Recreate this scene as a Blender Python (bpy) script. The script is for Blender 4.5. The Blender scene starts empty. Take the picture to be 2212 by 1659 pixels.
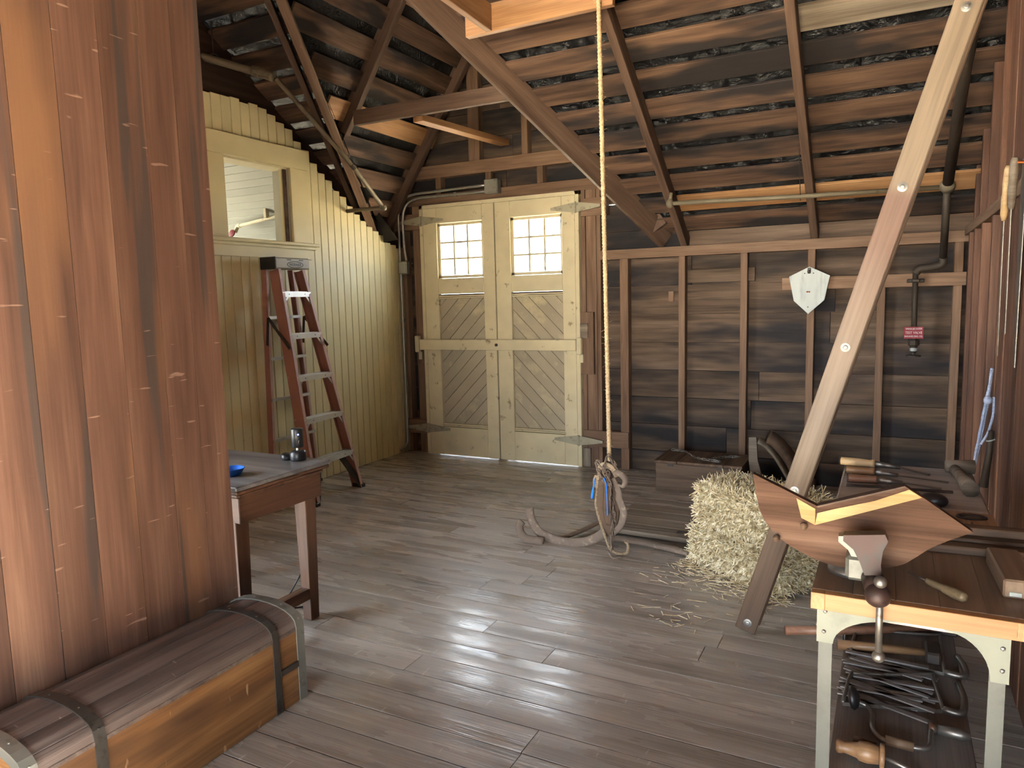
import bpy, bmesh, math, random
from mathutils import Vector, Matrix
random.seed(7)
SC = bpy.context.scene
COL = SC.collection

# ------------------------------------------------------------------ camera, world, sun, exposure
cd = bpy.data.cameras.new('camera')
cam = bpy.data.objects.new('camera', cd); COL.objects.link(cam)
cd.sensor_width = 36.0; cd.lens = 25.555; cd.clip_start = 0.05
YAW, PITCH, ROLL = math.radians(-27.5443), math.radians(6.5575), math.radians(-1.4359)
fw = Vector((math.sin(YAW)*math.cos(PITCH), math.cos(YAW)*math.cos(PITCH), -math.sin(PITCH)))
rt = Vector((math.cos(YAW), -math.sin(YAW), 0)); up = rt.cross(fw)
r2 = math.cos(ROLL)*rt + math.sin(ROLL)*up; u2 = -math.sin(ROLL)*rt + math.cos(ROLL)*up
m = Matrix((r2, u2, -fw)).transposed().to_4x4(); m.translation = (0, 0, 1.4)
cam.matrix_world = m
SC.camera = cam

w = bpy.data.worlds.new('sky'); SC.world = w; w.use_nodes = True
bg = w.node_tree.nodes['Background']
bg.inputs[0].default_value = (0.80, 0.90, 1.0, 1); bg.inputs[1].default_value = 7.8

sd = bpy.data.lights.new('sun', 'SUN'); sd.energy = 125; sd.angle = math.radians(1.0); sd.color = (1.0, 0.93, 0.82)
so = bpy.data.objects.new('sun', sd); COL.objects.link(so)
so.rotation_euler = (math.radians(58.8), 0, math.radians(89))

SC.view_settings.view_transform = 'Standard'
SC.view_settings.look = 'None'
SC.view_settings.gamma = 1.0
SC.view_settings.use_curve_mapping = False
SC.view_settings.exposure = 1.72

cy = SC.cycles
cy.max_bounces = 5; cy.diffuse_bounces = 3; cy.glossy_bounces = 2; cy.transmission_bounces = 2; cy.transparent_max_bounces = 6
cy.caustics_reflective = False; cy.caustics_refractive = False
cy.use_adaptive_sampling = True; cy.adaptive_threshold = 0.05
def portal(name, loc, sx, sy, rot):
    l = bpy.data.lights.new(name, 'AREA'); l.shape = 'RECTANGLE'; l.size = sx; l.size_y = sy
    l.cycles.is_portal = True
    o = bpy.data.objects.new(name, l); COL.objects.link(o); o.location = loc; o.rotation_euler = rot
portal('daylight_portal_front', (-.45, -4.0, 1.15), 3.3, 2.3, (math.radians(90), 0, 0))
portal('daylight_portal_right', (3.65, .3, 1.6), 3.2, .85, (0, math.radians(90), 0))
portal('daylight_portal_door_left', (-3.38, 5.75, 1.85), .46, .46, (math.radians(-90), 0, 0))
portal('daylight_portal_door_right', (-2.645, 5.75, 1.85), .46, .46, (math.radians(-90), 0, 0))
portal('daylight_portal_side_room', (-6.62, 4.15, 1.6), 1.8, .9, (0, math.radians(-90), 0))

# ------------------------------------------------------------------ materials
def nt(name):
    mt = bpy.data.materials.new(name); mt.use_nodes = True
    t = mt.node_tree; b = t.nodes['Principled BSDF']
    return mt, t, b
def sr(c):
    return tuple(((x/255)/12.92 if x/255 <= .04045 else ((x/255+.055)/1.055)**2.4) for x in c) + (1,)
def coords(t, sc, rnd=True):
    tc = t.nodes.new('ShaderNodeTexCoord'); mp = t.nodes.new('ShaderNodeMapping')
    mp.inputs['Scale'].default_value = sc
    if rnd:
        oi = t.nodes.new('ShaderNodeObjectInfo'); mu = t.nodes.new('ShaderNodeMath'); mu.operation = 'MULTIPLY'; mu.inputs[1].default_value = 61.7
        t.links.new(oi.outputs['Random'], mu.inputs[0])
        ad = t.nodes.new('ShaderNodeVectorMath'); ad.operation = 'ADD'
        t.links.new(tc.outputs['Object'], ad.inputs[0]); t.links.new(mu.outputs[0], ad.inputs[1])
        t.links.new(ad.outputs[0], mp.inputs[0])
    else:
        t.links.new(tc.outputs['Object'], mp.inputs[0])
    return mp
def noise(t, vec, scale, detail=4, rough=.6, dist=0.0):
    n = t.nodes.new('ShaderNodeTexNoise'); n.inputs['Scale'].default_value = scale
    n.inputs['Detail'].default_value = detail; n.inputs['Roughness'].default_value = rough; n.inputs['Distortion'].default_value = dist
    t.links.new(vec.outputs[0], n.inputs['Vector']); return n
def ramp(t, src, stops):
    r = t.nodes.new('ShaderNodeValToRGB'); e = r.color_ramp.elements
    while len(e) < len(stops): e.new(.5)
    for i, (p, c) in enumerate(stops): e[i].position = p; e[i].color = c
    t.links.new(src, r.inputs[0]); return r
def mixc(t, fac, a, b, mode='MIX'):
    x = t.nodes.new('ShaderNodeMix'); x.data_type = 'RGBA'; x.blend_type = mode
    for i, v in ((0, fac), (6, a), (7, b)):
        if isinstance(v, (int, float, tuple)): x.inputs[i].default_value = v
        else: t.links.new(v, x.inputs[i])
    return x.outputs[2]
MATS = {}
def wood(name, dark, mid, light, axis='X', rough=.62, spec=.3, var=.18, bump=.12, gs=1.0, stain=None, st=(.55, .68), scratch=0, st_scale=1.0, streak=None, gloss=None):
    key = name + axis
    if key in MATS: return MATS[key]
    mt, t, b = nt(key)
    def S(al, ac):
        return {'X': (al, ac, ac), 'Y': (ac, al, ac), 'Z': (ac, ac, al)}[axis]
    g = noise(t, coords(t, S(1.1*gs, 15*gs)), 1.0, 3, .62, .4)
    col = ramp(t, g.outputs[0], ((.25, sr(dark)), (.5, sr(mid)), (.75, sr(light)))).outputs[0]
    f = noise(t, coords(t, S(4*gs, 150*gs)), 1.0, 2, .6)
    fr = ramp(t, f.outputs[0], ((.3, (.62, .62, .62, 1)), (.62, (1, 1, 1, 1))))
    col = mixc(t, .55, col, fr.outputs[0], 'MULTIPLY')
    if stain:
        s = noise(t, coords(t, S(1.1*st_scale, 4.5*st_scale)), 1.0, 3, .6)
        sm = ramp(t, s.outputs[0], ((st[0], (0, 0, 0, 1)), (st[1], (1, 1, 1, 1))))
        col = mixc(t, sm.outputs[0], col, sr(stain))
    if streak:
        s = noise(t, coords(t, S(.45, 11)), 1.0, 2, .55, .6)
        sm = ramp(t, s.outputs[0], ((.60, (0, 0, 0, 1)), (.65, (.8, .8, .8, 1))))
        col = mixc(t, sm.outputs[0], col, sr(streak))
    if scratch:
        s = noise(t, coords(t, S(60, 10)), 1.0, 1, .5)
        sm = ramp(t, s.outputs[0], ((.735, (0, 0, 0, 1)), (.77, (scratch, scratch, scratch, 1))))
        col = mixc(t, sm.outputs[0], col, sr(tuple(min(255, c+45) for c in light)))
    oi = t.nodes.new('ShaderNodeObjectInfo'); mr = t.nodes.new('ShaderNodeMapRange')
    mr.inputs['To Min'].default_value = 1-var; mr.inputs['To Max'].default_value = 1+var
    t.links.new(oi.outputs['Random'], mr.inputs[0])
    hs = t.nodes.new('ShaderNodeHueSaturation'); t.links.new(mr.outputs[0], hs.inputs['Value']); t.links.new(col, hs.inputs['Color'])
    t.links.new(hs.outputs[0], b.inputs['Base Color'])
    b.inputs['Roughness'].default_value = rough; b.inputs['Specular IOR Level'].default_value = spec
    rr = ramp(t, g.outputs[0], ((.3, (rough*1.15,)*3+(1,)), (.7, (rough*.85,)*3+(1,))))
    t.links.new(rr.outputs[0], b.inputs['Roughness'])
    if gloss:
        gn = noise(t, coords(t, S(1.6, 9)), 1.0, 3, .6)
        rr = ramp(t, gn.outputs[0], ((.36, (gloss[0],)*3+(1,)), (.62, (gloss[1],)*3+(1,))))
        t.links.new(rr.outputs[0], b.inputs['Roughness'])
    bp = t.nodes.new('ShaderNodeBump'); bp.inputs['Strength'].default_value = bump*2; bp.inputs['Distance'].default_value = .004
    t.links.new(f.outputs[0], bp.inputs['Height']); t.links.new(bp.outputs[0], b.inputs['Normal'])
    MATS[key] = mt; return mt
def paint(name, c, under, wear=(.62, .7), scale=9, rough=.6, spec=.3, metal=0, bump=.2, sc=(1, 1, 1)):
    if name in MATS: return MATS[name]
    mt, t, b = nt(name)
    mp = coords(t, sc)
    n = noise(t, mp, scale, 4, .65)
    r = ramp(t, n.outputs[0], ((wear[0], (0, 0, 0, 1)), (wear[1], (1, 1, 1, 1))))
    n2 = noise(t, mp, scale*.35, 2, .6)
    v = ramp(t, n2.outputs[0], ((.3, tuple(x*.84 for x in sr(c)[:3])+(1,)), (.65, sr(c))))
    t.links.new(mixc(t, r.outputs[0], v.outputs[0], sr(under)), b.inputs['Base Color'])
    b.inputs['Roughness'].default_value = rough; b.inputs['Metallic'].default_value = metal; b.inputs['Specular IOR Level'].default_value = spec
    if bump:
        bp = t.nodes.new('ShaderNodeBump'); bp.inputs['Strength'].default_value = bump; bp.inputs['Distance'].default_value = .004
        t.links.new(n.outputs[0], bp.inputs['Height']); t.links.new(bp.outputs[0], b.inputs['Normal'])
    MATS[name] = mt; return mt

floor_m = lambda: wood('floor_plank_wood', (138, 129, 119), (168, 159, 149), (186, 178, 168), 'X', .42, .6, .09, .10, .8, (116, 104, 94), (.62, .8), .3, gloss=(.15, .42))
roof_board = lambda: wood('roof_board_wood', (60, 46, 38), (96, 74, 60), (128, 101, 80), 'X', .75, .2, .2, .15, 1, (46, 41, 40), (.47, .60))
roof_new = lambda: wood('fresh_board_wood', (140, 100, 66), (168, 126, 86), (188, 148, 106), 'X', .6, .3, .08, .1)
rafter_m = lambda: wood('rafter_wood', (68, 52, 43), (93, 73, 60), (110, 90, 75), 'X', .7, .25, .15, .12)
siding_m = lambda: wood('siding_wood', (66, 54, 45), (95, 79, 65), (118, 99, 83), 'X', .75, .2, .16, .14, 1, (44, 41, 42), (.42, .60), st_scale=.8)  # heavy black stain carries both soot and the wall's shade
stud_m = lambda: wood('stud_wood', (98, 76, 60), (126, 100, 80), (144, 118, 96), 'X', .7, .25, .14, .1)
redwood = lambda: wood('red_board_wood', (78, 56, 45), (104, 75, 61), (132, 101, 82), 'X', .45, .35, .2, .06, .7, (128, 92, 66), (.58, .72), .45, .5, (66, 58, 54))
rightwall_m = lambda: wood('right_wall_wood', (74, 50, 38), (108, 74, 56), (136, 98, 74), 'X', .55, .35, .18, .1)
orange_m = lambda: wood('orange_lumber', (122, 86, 56), (150, 110, 74), (168, 128, 90), 'X', .55, .35, .06, .08)
table_m = lambda: wood('table_oak', (64, 42, 30), (92, 63, 46), (118, 86, 64), 'X', .45, .4, .08, .08)
tabletop_m = lambda: wood('table_top_wood', (84, 80, 80), (112, 108, 106), (138, 132, 128), 'X', .36, .5, .04, .06, 1, (74, 72, 76), (.5, .65))
trunk_lid = lambda: wood('trunk_lid_wood', (66, 55, 51), (102, 89, 83), (134, 121, 113), 'X', .45, .45, .08, .2, 1, (116, 84, 60), (.62, .74), .5)  # lid greyed: cool sky reflection put into the wood colour
trunk_side = lambda: wood('trunk_side_wood', (92, 62, 36), (128, 90, 54), (156, 118, 76), 'X', .5, .4, .05, .15, .9, (78, 54, 36), (.5, .64), .5)
old_grey = lambda: wood('old_grey_wood', (92, 82, 70), (124, 112, 98), (150, 138, 122), 'X', .7, .2, .1, .15)
dark_wood = lambda: wood('dark_tool_wood', (60, 46, 36), (92, 72, 56), (116, 94, 74), 'X', .6, .3, .12, .1)
block_top = lambda: wood('bench_top_wood', (100, 81, 64), (126, 104, 84), (144, 122, 100), 'X', .5, .35, .05, .06, .6)
block_edge = lambda: wood('bench_edge_wood', (138, 100, 62), (162, 120, 78), (178, 138, 94), 'X', .5, .4, .06, .06, .8)
handle_light = lambda: wood('pale_handle_wood', (164, 134, 94), (196, 166, 122), (216, 190, 148), 'X', .4, .4, .05, .05)
handle_mid = lambda: wood('brown_handle_wood', (108, 80, 54), (138, 106, 76), (164, 132, 98), 'X', .4, .4, .06, .05)
handle_red = lambda: wood('reddish_handle_wood', (100, 68, 52), (128, 92, 72), (150, 114, 92), 'X', .45, .4, .05, .05)
shield_wood = lambda: wood('shield_board_wood', (58, 42, 33), (90, 67, 53), (122, 97, 80), 'X', .8, .15, .05, .35, .9, (112, 70, 42), (.68, .8))
shield_bare = lambda: wood('bare_strip_wood', (150, 112, 66), (178, 136, 84), (194, 154, 100), 'X', .55, .3, .02, .08)
brace_m = lambda: wood('brace_board_wood', (146, 116, 92), (186, 156, 128), (206, 178, 148), 'X', .6, .3, .03, .08, .6, (122, 108, 98), (.62, .7))
yellow = paint('yellow_green_paint', (222, 211, 164), (160, 142, 104), (.72, .8), 6, .5, .35, bump=.05)
cream = paint('cream_door_paint', (216, 204, 168), (132, 114, 88), (.62, .72), 11, .6, .3, bump=.12)
cream_panel = paint('worn_panel_paint', (176, 164, 140), (196, 184, 150), (.56, .7), 4, .65, .25, bump=.1)
white_in = paint('white_room_paint', (190, 190, 176), (170, 168, 154), (.7, .8), 3, .6, .3, bump=0)
plastic = None
def mk_plastic():
    mt, t, b = nt('black_plastic_film')
    b.inputs['Base Color'].default_value = (.012, .012, .013, 1); b.inputs['Roughness'].default_value = .22; b.inputs['Specular IOR Level'].default_value = .6
    n = noise(t, coords(t, (9, 9, 9), False), 1.0, 5, .6, 2.5)
    bp = t.nodes.new('ShaderNodeBump'); bp.inputs['Strength'].default_value = 1; bp.inputs['Distance'].default_value = .05
    t.links.new(n.outputs[0], bp.inputs['Height']); t.links.new(bp.outputs[0], b.inputs['Normal'])
    return mt
plastic = mk_plastic()
steel = paint('worn_steel', (132, 128, 122), (96, 84, 74), (.58, .7), 30, .42, .5, .8, .15)
galv = paint('galvanised_steel', (176, 176, 168), (140, 138, 130), (.55, .75), 25, .4, .5, .7, .05)
bench_steel = paint('brushed_bench_steel', (122, 126, 114), (104, 107, 97), (.55, .75), 14, .5, .4, .2, .05)
vise_grey = paint('vise_grey', (112, 114, 106), (92, 92, 84), (.5, .7), 14, .45, .5, .3, .1)
leg_steel = paint('leg_steel', (98, 101, 95), (82, 84, 79), (.5, .7), 12, .5, .4, .2, .05)
file_steel = paint('file_steel', (142, 138, 136), (112, 108, 106), (.5, .7), 20, .5, .5, .3, .1)
iron = paint('dark_iron', (74, 68, 64), (92, 66, 48), (.55, .7), 22, .5, .5, .6, .25)
rust = paint('rusty_iron', (122, 106, 93), (150, 133, 116), (.55, .68), 30, .8, .3, .2, .5)
redpaint_iron = paint('worn_red_iron', (64, 47, 42), (52, 48, 46), (.48, .6), 14, .5, .4, .35, .2)
pipe_m = paint('painted_pipe', (118, 108, 88), (84, 72, 58), (.6, .72), 12, .6, .3, .2, .1)
dark_pipe = paint('dark_pipe_iron', (66, 58, 50), (84, 68, 54), (.6, .72), 14, .6, .3, .3, .1)
alu = paint('ladder_aluminium', (206, 204, 198), (170, 168, 160), (.6, .75), 18, .35, .5, .75, .03)
fiber = paint('ladder_fibreglass', (164, 114, 101), (176, 130, 116), (.6, .75), 10, .5, .4, bump=.05)
blackp = paint('black_plastic', (26, 26, 28), (34, 34, 36), (.6, .7), 20, .4, .5, bump=0)
capp = paint('cap_plastic', (168, 160, 136), (140, 132, 112), (.6, .7), 20, .45, .4, bump=0)
bluep = paint('blue_plastic', (30, 112, 220), (36, 120, 226), (.6, .7), 20, .35, .5, bump=0)
bluestr = paint('blue_string', (50, 130, 232), (70, 150, 240), (.5, .7), 60, .7, .2, bump=0)
rope_m = paint('hemp_rope', (190, 166, 130), (150, 126, 94), (.5, .7), 70, .85, .1, bump=.4)
rope_old = paint('old_rope', (158, 138, 112), (112, 92, 72), (.5, .7), 70, .9, .1, bump=.4)
bluerope_m = paint('pale_blue_rope', (170, 182, 206), (130, 142, 170), (.5, .7), 120, .85, .15, bump=.4)
leather = paint('old_leather', (98, 78, 62), (70, 54, 42), (.5, .7), 14, .75, .25, bump=.4)
canvas = paint('grey_canvas', (128, 118, 100), (96, 86, 72), (.5, .7), 8, .85, .15, bump=.2)
white_steel = paint('white_steel_plate', (166, 172, 168), (136, 142, 138), (.5, .75), 7, .5, .4, .2, .03, (3, 1, .5))
sign_red = paint('sign_red', (138, 44, 54), (160, 84, 92), (.62, .75), 16, .55, .3, bump=0)
sign_white = paint('sign_white', (226, 214, 214), (200, 170, 172), (.6, .8), 20, .55, .3, bump=0)
zinc = paint('zinc_trunk_metal', (146, 148, 140), (110, 108, 98), (.55, .7), 16, .45, .5, .6, .2)
band_m = paint('trunk_band_metal', (84, 80, 74), (60, 54, 48), (.55, .7), 18, .45, .5, .6, .2)
ground_m = paint('pale_dry_ground', (206, 194, 170), (188, 174, 150), (.5, .7), 2, .9, .1, bump=0)
outwall_m = paint('outer_wall_paint', (110, 90, 70), (96, 80, 62), (.5, .7), 2, .9, .1, bump=0)
copper = paint('copper_screw', (200, 110, 60), (170, 90, 50), (.6, .7), 40, .35, .5, .8, 0)
redvalve = paint('red_valve', (130, 26, 26), (100, 20, 20), (.6, .7), 20, .5, .4, bump=0)
def mk_straw():
    mt, t, b = nt('straw')
    n = noise(t, coords(t, (40, 40, 40), False), 1, 2, .5)
    r = ramp(t, n.outputs[0], ((.3, sr((160, 138, 98))), (.48, sr((206, 188, 148))), (.66, sr((236, 226, 198)))))
    t.links.new(r.outputs[0], b.inputs['Base Color']); b.inputs['Roughness'].default_value = .55
    return mt
straw_m = mk_straw()
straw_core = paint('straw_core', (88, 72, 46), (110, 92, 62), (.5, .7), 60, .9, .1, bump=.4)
def mk_brace():
    mt = wood('brace_board_wood', (120, 108, 95), (148, 135, 120), (166, 153, 138), 'X', .6, .3, .0, .08, .6, (128, 114, 102), (.62, .7), streak=(112, 100, 92))
    t = mt.node_tree; b = t.nodes['Principled BSDF']; src = b.inputs['Base Color'].links[0].from_socket
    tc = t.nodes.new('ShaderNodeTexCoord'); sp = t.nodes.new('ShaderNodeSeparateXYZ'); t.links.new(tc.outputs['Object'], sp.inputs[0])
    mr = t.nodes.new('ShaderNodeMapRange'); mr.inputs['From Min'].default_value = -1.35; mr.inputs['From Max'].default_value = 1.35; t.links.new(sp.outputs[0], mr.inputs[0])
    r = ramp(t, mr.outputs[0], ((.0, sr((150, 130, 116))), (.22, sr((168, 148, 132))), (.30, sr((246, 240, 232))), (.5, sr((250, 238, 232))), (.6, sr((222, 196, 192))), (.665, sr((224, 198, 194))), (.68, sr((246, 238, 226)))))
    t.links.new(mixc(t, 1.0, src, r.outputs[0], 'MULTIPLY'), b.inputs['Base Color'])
    return mt
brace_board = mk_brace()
def mk_glass():
    mt, t, b = nt('window_glass')
    out = t.nodes['Material Output']; t.nodes.remove(b)
    tr = t.nodes.new('ShaderNodeBsdfTransparent'); gl = t.nodes.new('ShaderNodeBsdfGlossy'); gl.inputs['Roughness'].default_value = .08
    mx = t.nodes.new('ShaderNodeMixShader'); mx.inputs[0].default_value = .06
    t.links.new(tr.outputs[0], mx.inputs[1]); t.links.new(gl.outputs[0], mx.inputs[2]); t.links.new(mx.outputs[0], out.inputs[0])
    return mt
glass = mk_glass()
def mk_led():
    mt, t, b = nt('blue_led'); b.inputs['Emission Color'].default_value = (.05, .1, 1, 1); b.inputs['Emission Strength'].default_value = 4
    return mt
led = mk_led()

# ------------------------------------------------------------------ builders
WM = {}
def link(o, parent=None, M=None):
    M = M or Matrix.Identity(4)
    COL.objects.link(o); WM[o.name] = M
    if parent is not None:
        o.parent = parent; o.matrix_parent_inverse = WM[parent.name].inverted()
    o.matrix_basis = M
    return o
def tag(o, label=None, cat=None, group=None, kind=None):
    if label: o['label'] = label
    if cat: o['category'] = cat
    if group: o['group'] = group
    if kind: o['kind'] = kind
    return o
def thing(name, label, cat, loc=(0, 0, 0), group=None):
    o = bpy.data.objects.new(name, None); o.empty_display_size = .1
    link(o, None, Matrix.Translation(loc)); return tag(o, label, cat, group)
def struct(name, loc=(0, 0, 0), label=None, cat=None):
    o = bpy.data.objects.new(name, None); o.empty_display_size = .1
    link(o, None, Matrix.Translation(loc)); return tag(o, label, cat, kind='structure')
class MB:
    def __init__(s): s.bm = bmesh.new()
    def box(s, lo, hi, bev=0, M=None):
        c = [(a+b)/2 for a, b in zip(lo, hi)]; d = [abs(b-a) for a, b in zip(lo, hi)]
        mt = Matrix.Translation(c) @ Matrix.Diagonal((*d, 1))
        r = bmesh.ops.create_cube(s.bm, size=1, matrix=(M @ mt) if M else mt)
        if bev:
            es = set(e for v in r['verts'] for e in v.link_edges)
            bmesh.ops.bevel(s.bm, geom=list(es), offset=bev, segments=1, affect='EDGES')
        return s
    def beam(s, a, b, w, t, upv=(0, 0, 1), bev=0):
        M, L = frame(a, b, upv); return s.box((-L/2, -w/2, -t/2), (L/2, w/2, t/2), bev, M)
    def prism(s, pts, th, M=None):
        M = M or Matrix.Identity(4)
        a = [s.bm.verts.new(M @ Vector((x, y, -th/2))) for x, y in pts]; b = [s.bm.verts.new(M @ Vector((x, y, th/2))) for x, y in pts]
        n = len(pts)
        s.bm.faces.new(a[::-1]); s.bm.faces.new(b)
        for i in range(n): s.bm.faces.new((a[i], a[(i+1) % n], b[(i+1) % n], b[i]))
        return s
    def tube(s, pts, r, seg=8, flat=None, cap=True, upv=None):
        pts = [Vector(p) for p in pts]; n = len(pts); rs = r if isinstance(r, (list, tuple)) else [r]*n
        t0 = (pts[1]-pts[0]).normalized()
        u = Vector(upv) if upv else (Vector((0, 0, 1)) if abs(t0.z) < .9 else Vector((1, 0, 0)))
        u = (u - t0*u.dot(t0)).normalized(); rings = []
        for i, p in enumerate(pts):
            t = ((pts[min(i+1, n-1)]-pts[max(i-1, 0)])).normalized()
            u = (u - t*u.dot(t))
            u = u.normalized() if u.length > 1e-6 else t.orthogonal().normalized()
            v = t.cross(u)
            f = flat or 1.0
            rings.append([s.bm.verts.new(p + rs[i]*(math.cos(2*math.pi*k/seg)*u*f + math.sin(2*math.pi*k/seg)*v)) for k in range(seg)])
        for i in range(n-1):
            for k in range(seg):
                s.bm.faces.new((rings[i][k], rings[i][(k+1) % seg], rings[i+1][(k+1) % seg], rings[i+1][k]))
        if cap: s.bm.faces.new(rings[0][::-1]); s.bm.faces.new(rings[-1])
        return s
    def lathe(s, prof, M=None, seg=16):
        M = M or Matrix.Identity(4); rings = []
        for r, z in prof:
            rings.append([s.bm.verts.new(M @ Vector((max(r, 1e-4)*math.cos(2*math.pi*k/seg), max(r, 1e-4)*math.sin(2*math.pi*k/seg), z))) for k in range(seg)])
        for i in range(len(rings)-1):
            for k in range(seg): s.bm.faces.new((rings[i][k], rings[i][(k+1) % seg], rings[i+1][(k+1) % seg], rings[i+1][k]))
        s.bm.faces.new(rings[0][::-1]); s.bm.faces.new(rings[-1]); return s
    def sphere(s, c, r, sc=(1, 1, 1), sub=2):
        bmesh.ops.create_icosphere(s.bm, subdivisions=sub, radius=r, matrix=Matrix.Translation(c) @ Matrix.Diagonal((*sc, 1))); return s
    def rope(s, pts, r, turns_per_m=38, strands=3):
        pts = resample(pts, .006); L = .006
        for k in range(strands):
            out = []; n = len(pts)
            for i, p in enumerate(pts):
                t = (Vector(pts[min(i+1, n-1)])-Vector(pts[max(i-1, 0)])).normalized()
                u = t.orthogonal().normalized(); u = Vector((0, 1, 0)); u = (u-t*u.dot(t)).normalized() if abs(t.y) < .95 else t.orthogonal().normalized(); v = t.cross(u)
                a = 2*math.pi*(i*L*turns_per_m + k/strands)
                out.append(Vector(p) + r*.5*(math.cos(a)*u+math.sin(a)*v))
            s.tube(out, r*.55, 5)
        return s
    def build(s, name, mat, parent=None, smooth=False, M=None):
        bmesh.ops.recalc_face_normals(s.bm, faces=s.bm.faces)
        if M is None:
            xs = [v.co for v in s.bm.verts]
            c = Vector([(min(q[i] for q in xs)+max(q[i] for q in xs))/2 for i in range(3)])
            for v in s.bm.verts: v.co -= c
            M = Matrix.Translation(c)
        me = bpy.data.meshes.new(name); s.bm.to_mesh(me); s.bm.free()
        if smooth:
            for p in me.polygons: p.use_smooth = True
        me.materials.append(mat() if callable(mat) else mat)
        o = bpy.data.objects.new(name, me); return link(o, parent, M)
def resample(pts, d):
    pts = [Vector(p) for p in pts]; out = [pts[0]]
    for a, b in zip(pts, pts[1:]):
        n = max(1, int((b-a).length/d)); out += [a.lerp(b, (i+1)/n) for i in range(n)]
    return out
def smoothpath(pts, k=6):
    P = [Vector(p) for p in pts]; P = [2*P[0]-P[1]]+P+[2*P[-1]-P[-2]]; out = []
    for i in range(1, len(P)-2):
        for j in range(k):
            t = j/k; a, b, c, d = P[i-1], P[i], P[i+1], P[i+2]
            out.append(.5*((2*b)+(-a+c)*t+(2*a-5*b+4*c-d)*t*t+(-a+3*b-3*c+d)*t**3))
    out.append(P[-2]); return out
def frame(a, b, upv=(0, 0, 1)):
    a, b = Vector(a), Vector(b); x = (b-a); L = x.length; x.normalize()
    z = Vector(upv); z = z - x*z.dot(x)
    if z.length < 1e-5: z = x.orthogonal()
    z.normalize(); y = z.cross(x)
    M = Matrix((x, y, z)).transposed().to_4x4(); M.translation = (a+b)/2
    return M, L
def plank(name, mat, parent, a, b, w, t, upv=(0, 0, 1), bev=.002):
    """board from a to b: width w across, thickness t along upv; local x is the grain"""
    M, L = frame(a, b, upv)
    return MB().box((-L/2, -w/2, -t/2), (L/2, w/2, t/2), min(bev, t/4)).build(name, mat, parent, M=M)
def bx(name, mat, parent, lo, hi, bev=.002):
    return MB().box(lo, hi, bev).build(name, mat, parent)
def rotx(c, ang, axis='X'):
    return Matrix.Translation(c) @ Matrix.Rotation(math.radians(ang), 4, axis)

# ------------------------------------------------------------------ outside ground
g = MB(); g.box((-40, -40, -.4), (40, 40, -.22)).build('ground', ground_m)
tag(bpy.data.objects['ground'], 'pale dry ground outside the barn', 'ground', kind='structure')

# ------------------------------------------------------------------ floor
floor = struct('floor', (-1.8, 2, 0), 'worn grey brown plank floor of the barn', 'floor')
bx('subfloor', dark_wood, floor, (-6.7, -4.1, -.2), (3.7, 5.8, -.03), 0)
P0, PW = 1.876, .1345
fixed = {5: [-1.5], 6: [-.62], 0: [-.98], 2: [-1.62], 8: [-1.75]}
for k in range(-43, 28):
    y0 = P0 + PW*k
    xs = [-4.06]
    if k in fixed: xs += fixed[k]
    else:
        x = -4.06 + random.uniform(.4, 3.2)
        while x < (.1 if k > -9 else 3): xs.append(x); x += random.uniform(1.8, 3.4)
    xs.append(.51 if k > -9 else 3.6)
    for a, b in zip(xs, xs[1:]):
        if b-a < .05: continue
        dz = random.uniform(-.0004, .0004)
        plank('plank', floor_m, floor, (a+.0015, y0+PW/2, -.0125+dz), (b-.0015, y0+PW/2, -.0125+dz+random.uniform(-.0003, .0003)), PW-.0055, .025, bev=0)

# ------------------------------------------------------------------ back wall
RX, GS, MS = -2.95, 1.5, .66          # dormer ridge x, dormer slope, main roof slope
wb = struct('wall_back', (-1.8, 5.7, 0), 'plank and stud back wall with sooty, shade darkened siding', 'wall')
z = -.061
while z < 3.9:
    z1 = z + .2205
    segs = []
    if z1 < 2.25: segs = [(-4.12, -3.76), (-2.30, random.uniform(-1.4, -.2)), (None, .52)]
    else:
        hw = (3.98-z)/GS; segs = [(RX-hw, RX+random.uniform(-.3, .3)), (None, RX+hw)]
    if z > 1.69 and z1 < 2.26: segs = [(-4.12, -3.76), (-2.30, -1.4)] 
    prev = None
    for a, b in segs:
        a = prev if a is None else a
        prev = b
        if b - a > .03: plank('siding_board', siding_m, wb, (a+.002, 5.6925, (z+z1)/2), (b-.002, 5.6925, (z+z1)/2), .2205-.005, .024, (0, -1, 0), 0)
    z = z1
bx('backing', dark_wood, wb, (-2.26, 5.71, -.2), (.6, 5.73, 2.0), 0)
bx('backing', dark_wood, wb, (-4.4, 5.71, -.2), (-3.78, 5.73, 2.4), 0)
bx('backing', dark_wood, wb, (-4.4, 5.71, 2.26), (-1.5, 5.73, 4.1), 0)
def stud(x0, x1, z0, z1, y0=5.6, y1=5.678, par=wb, nm='stud', mat=stud_m):
    return plank(nm, mat, par, ((x0+x1)/2, (y0+y1)/2, z0), ((x0+x1)/2, (y0+y1)/2, z1), x1-x0, y1-y0, (0, 1, 0))
def rail(x0, x1, z0, z1, y0=5.6, y1=5.678, par=wb, nm='rail', mat=stud_m):
    return plank(nm, mat, par, (x0, (y0+y1)/2, (z0+z1)/2), (x1, (y0+y1)/2, (z0+z1)/2), z1-z0, y1-y0, (0, -1, 0))
for x in (-1.927, -1.455, -.994, -.532, -.085):
    stud(x, x+(.068 if x < -1.9 else .049), 0, 1.705)
stud(.36, .41, 0, 1.705)
rail(-2.09, .46, 1.705, 1.78)
rail(-.70, .43, 1.425, 1.512, 5.575, 5.6)
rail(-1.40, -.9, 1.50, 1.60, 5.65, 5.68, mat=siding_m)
for a, b in ((-3.906, -3.806), (-4.03, -3.99)): stud(a, b, 0, 2.27)
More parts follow.
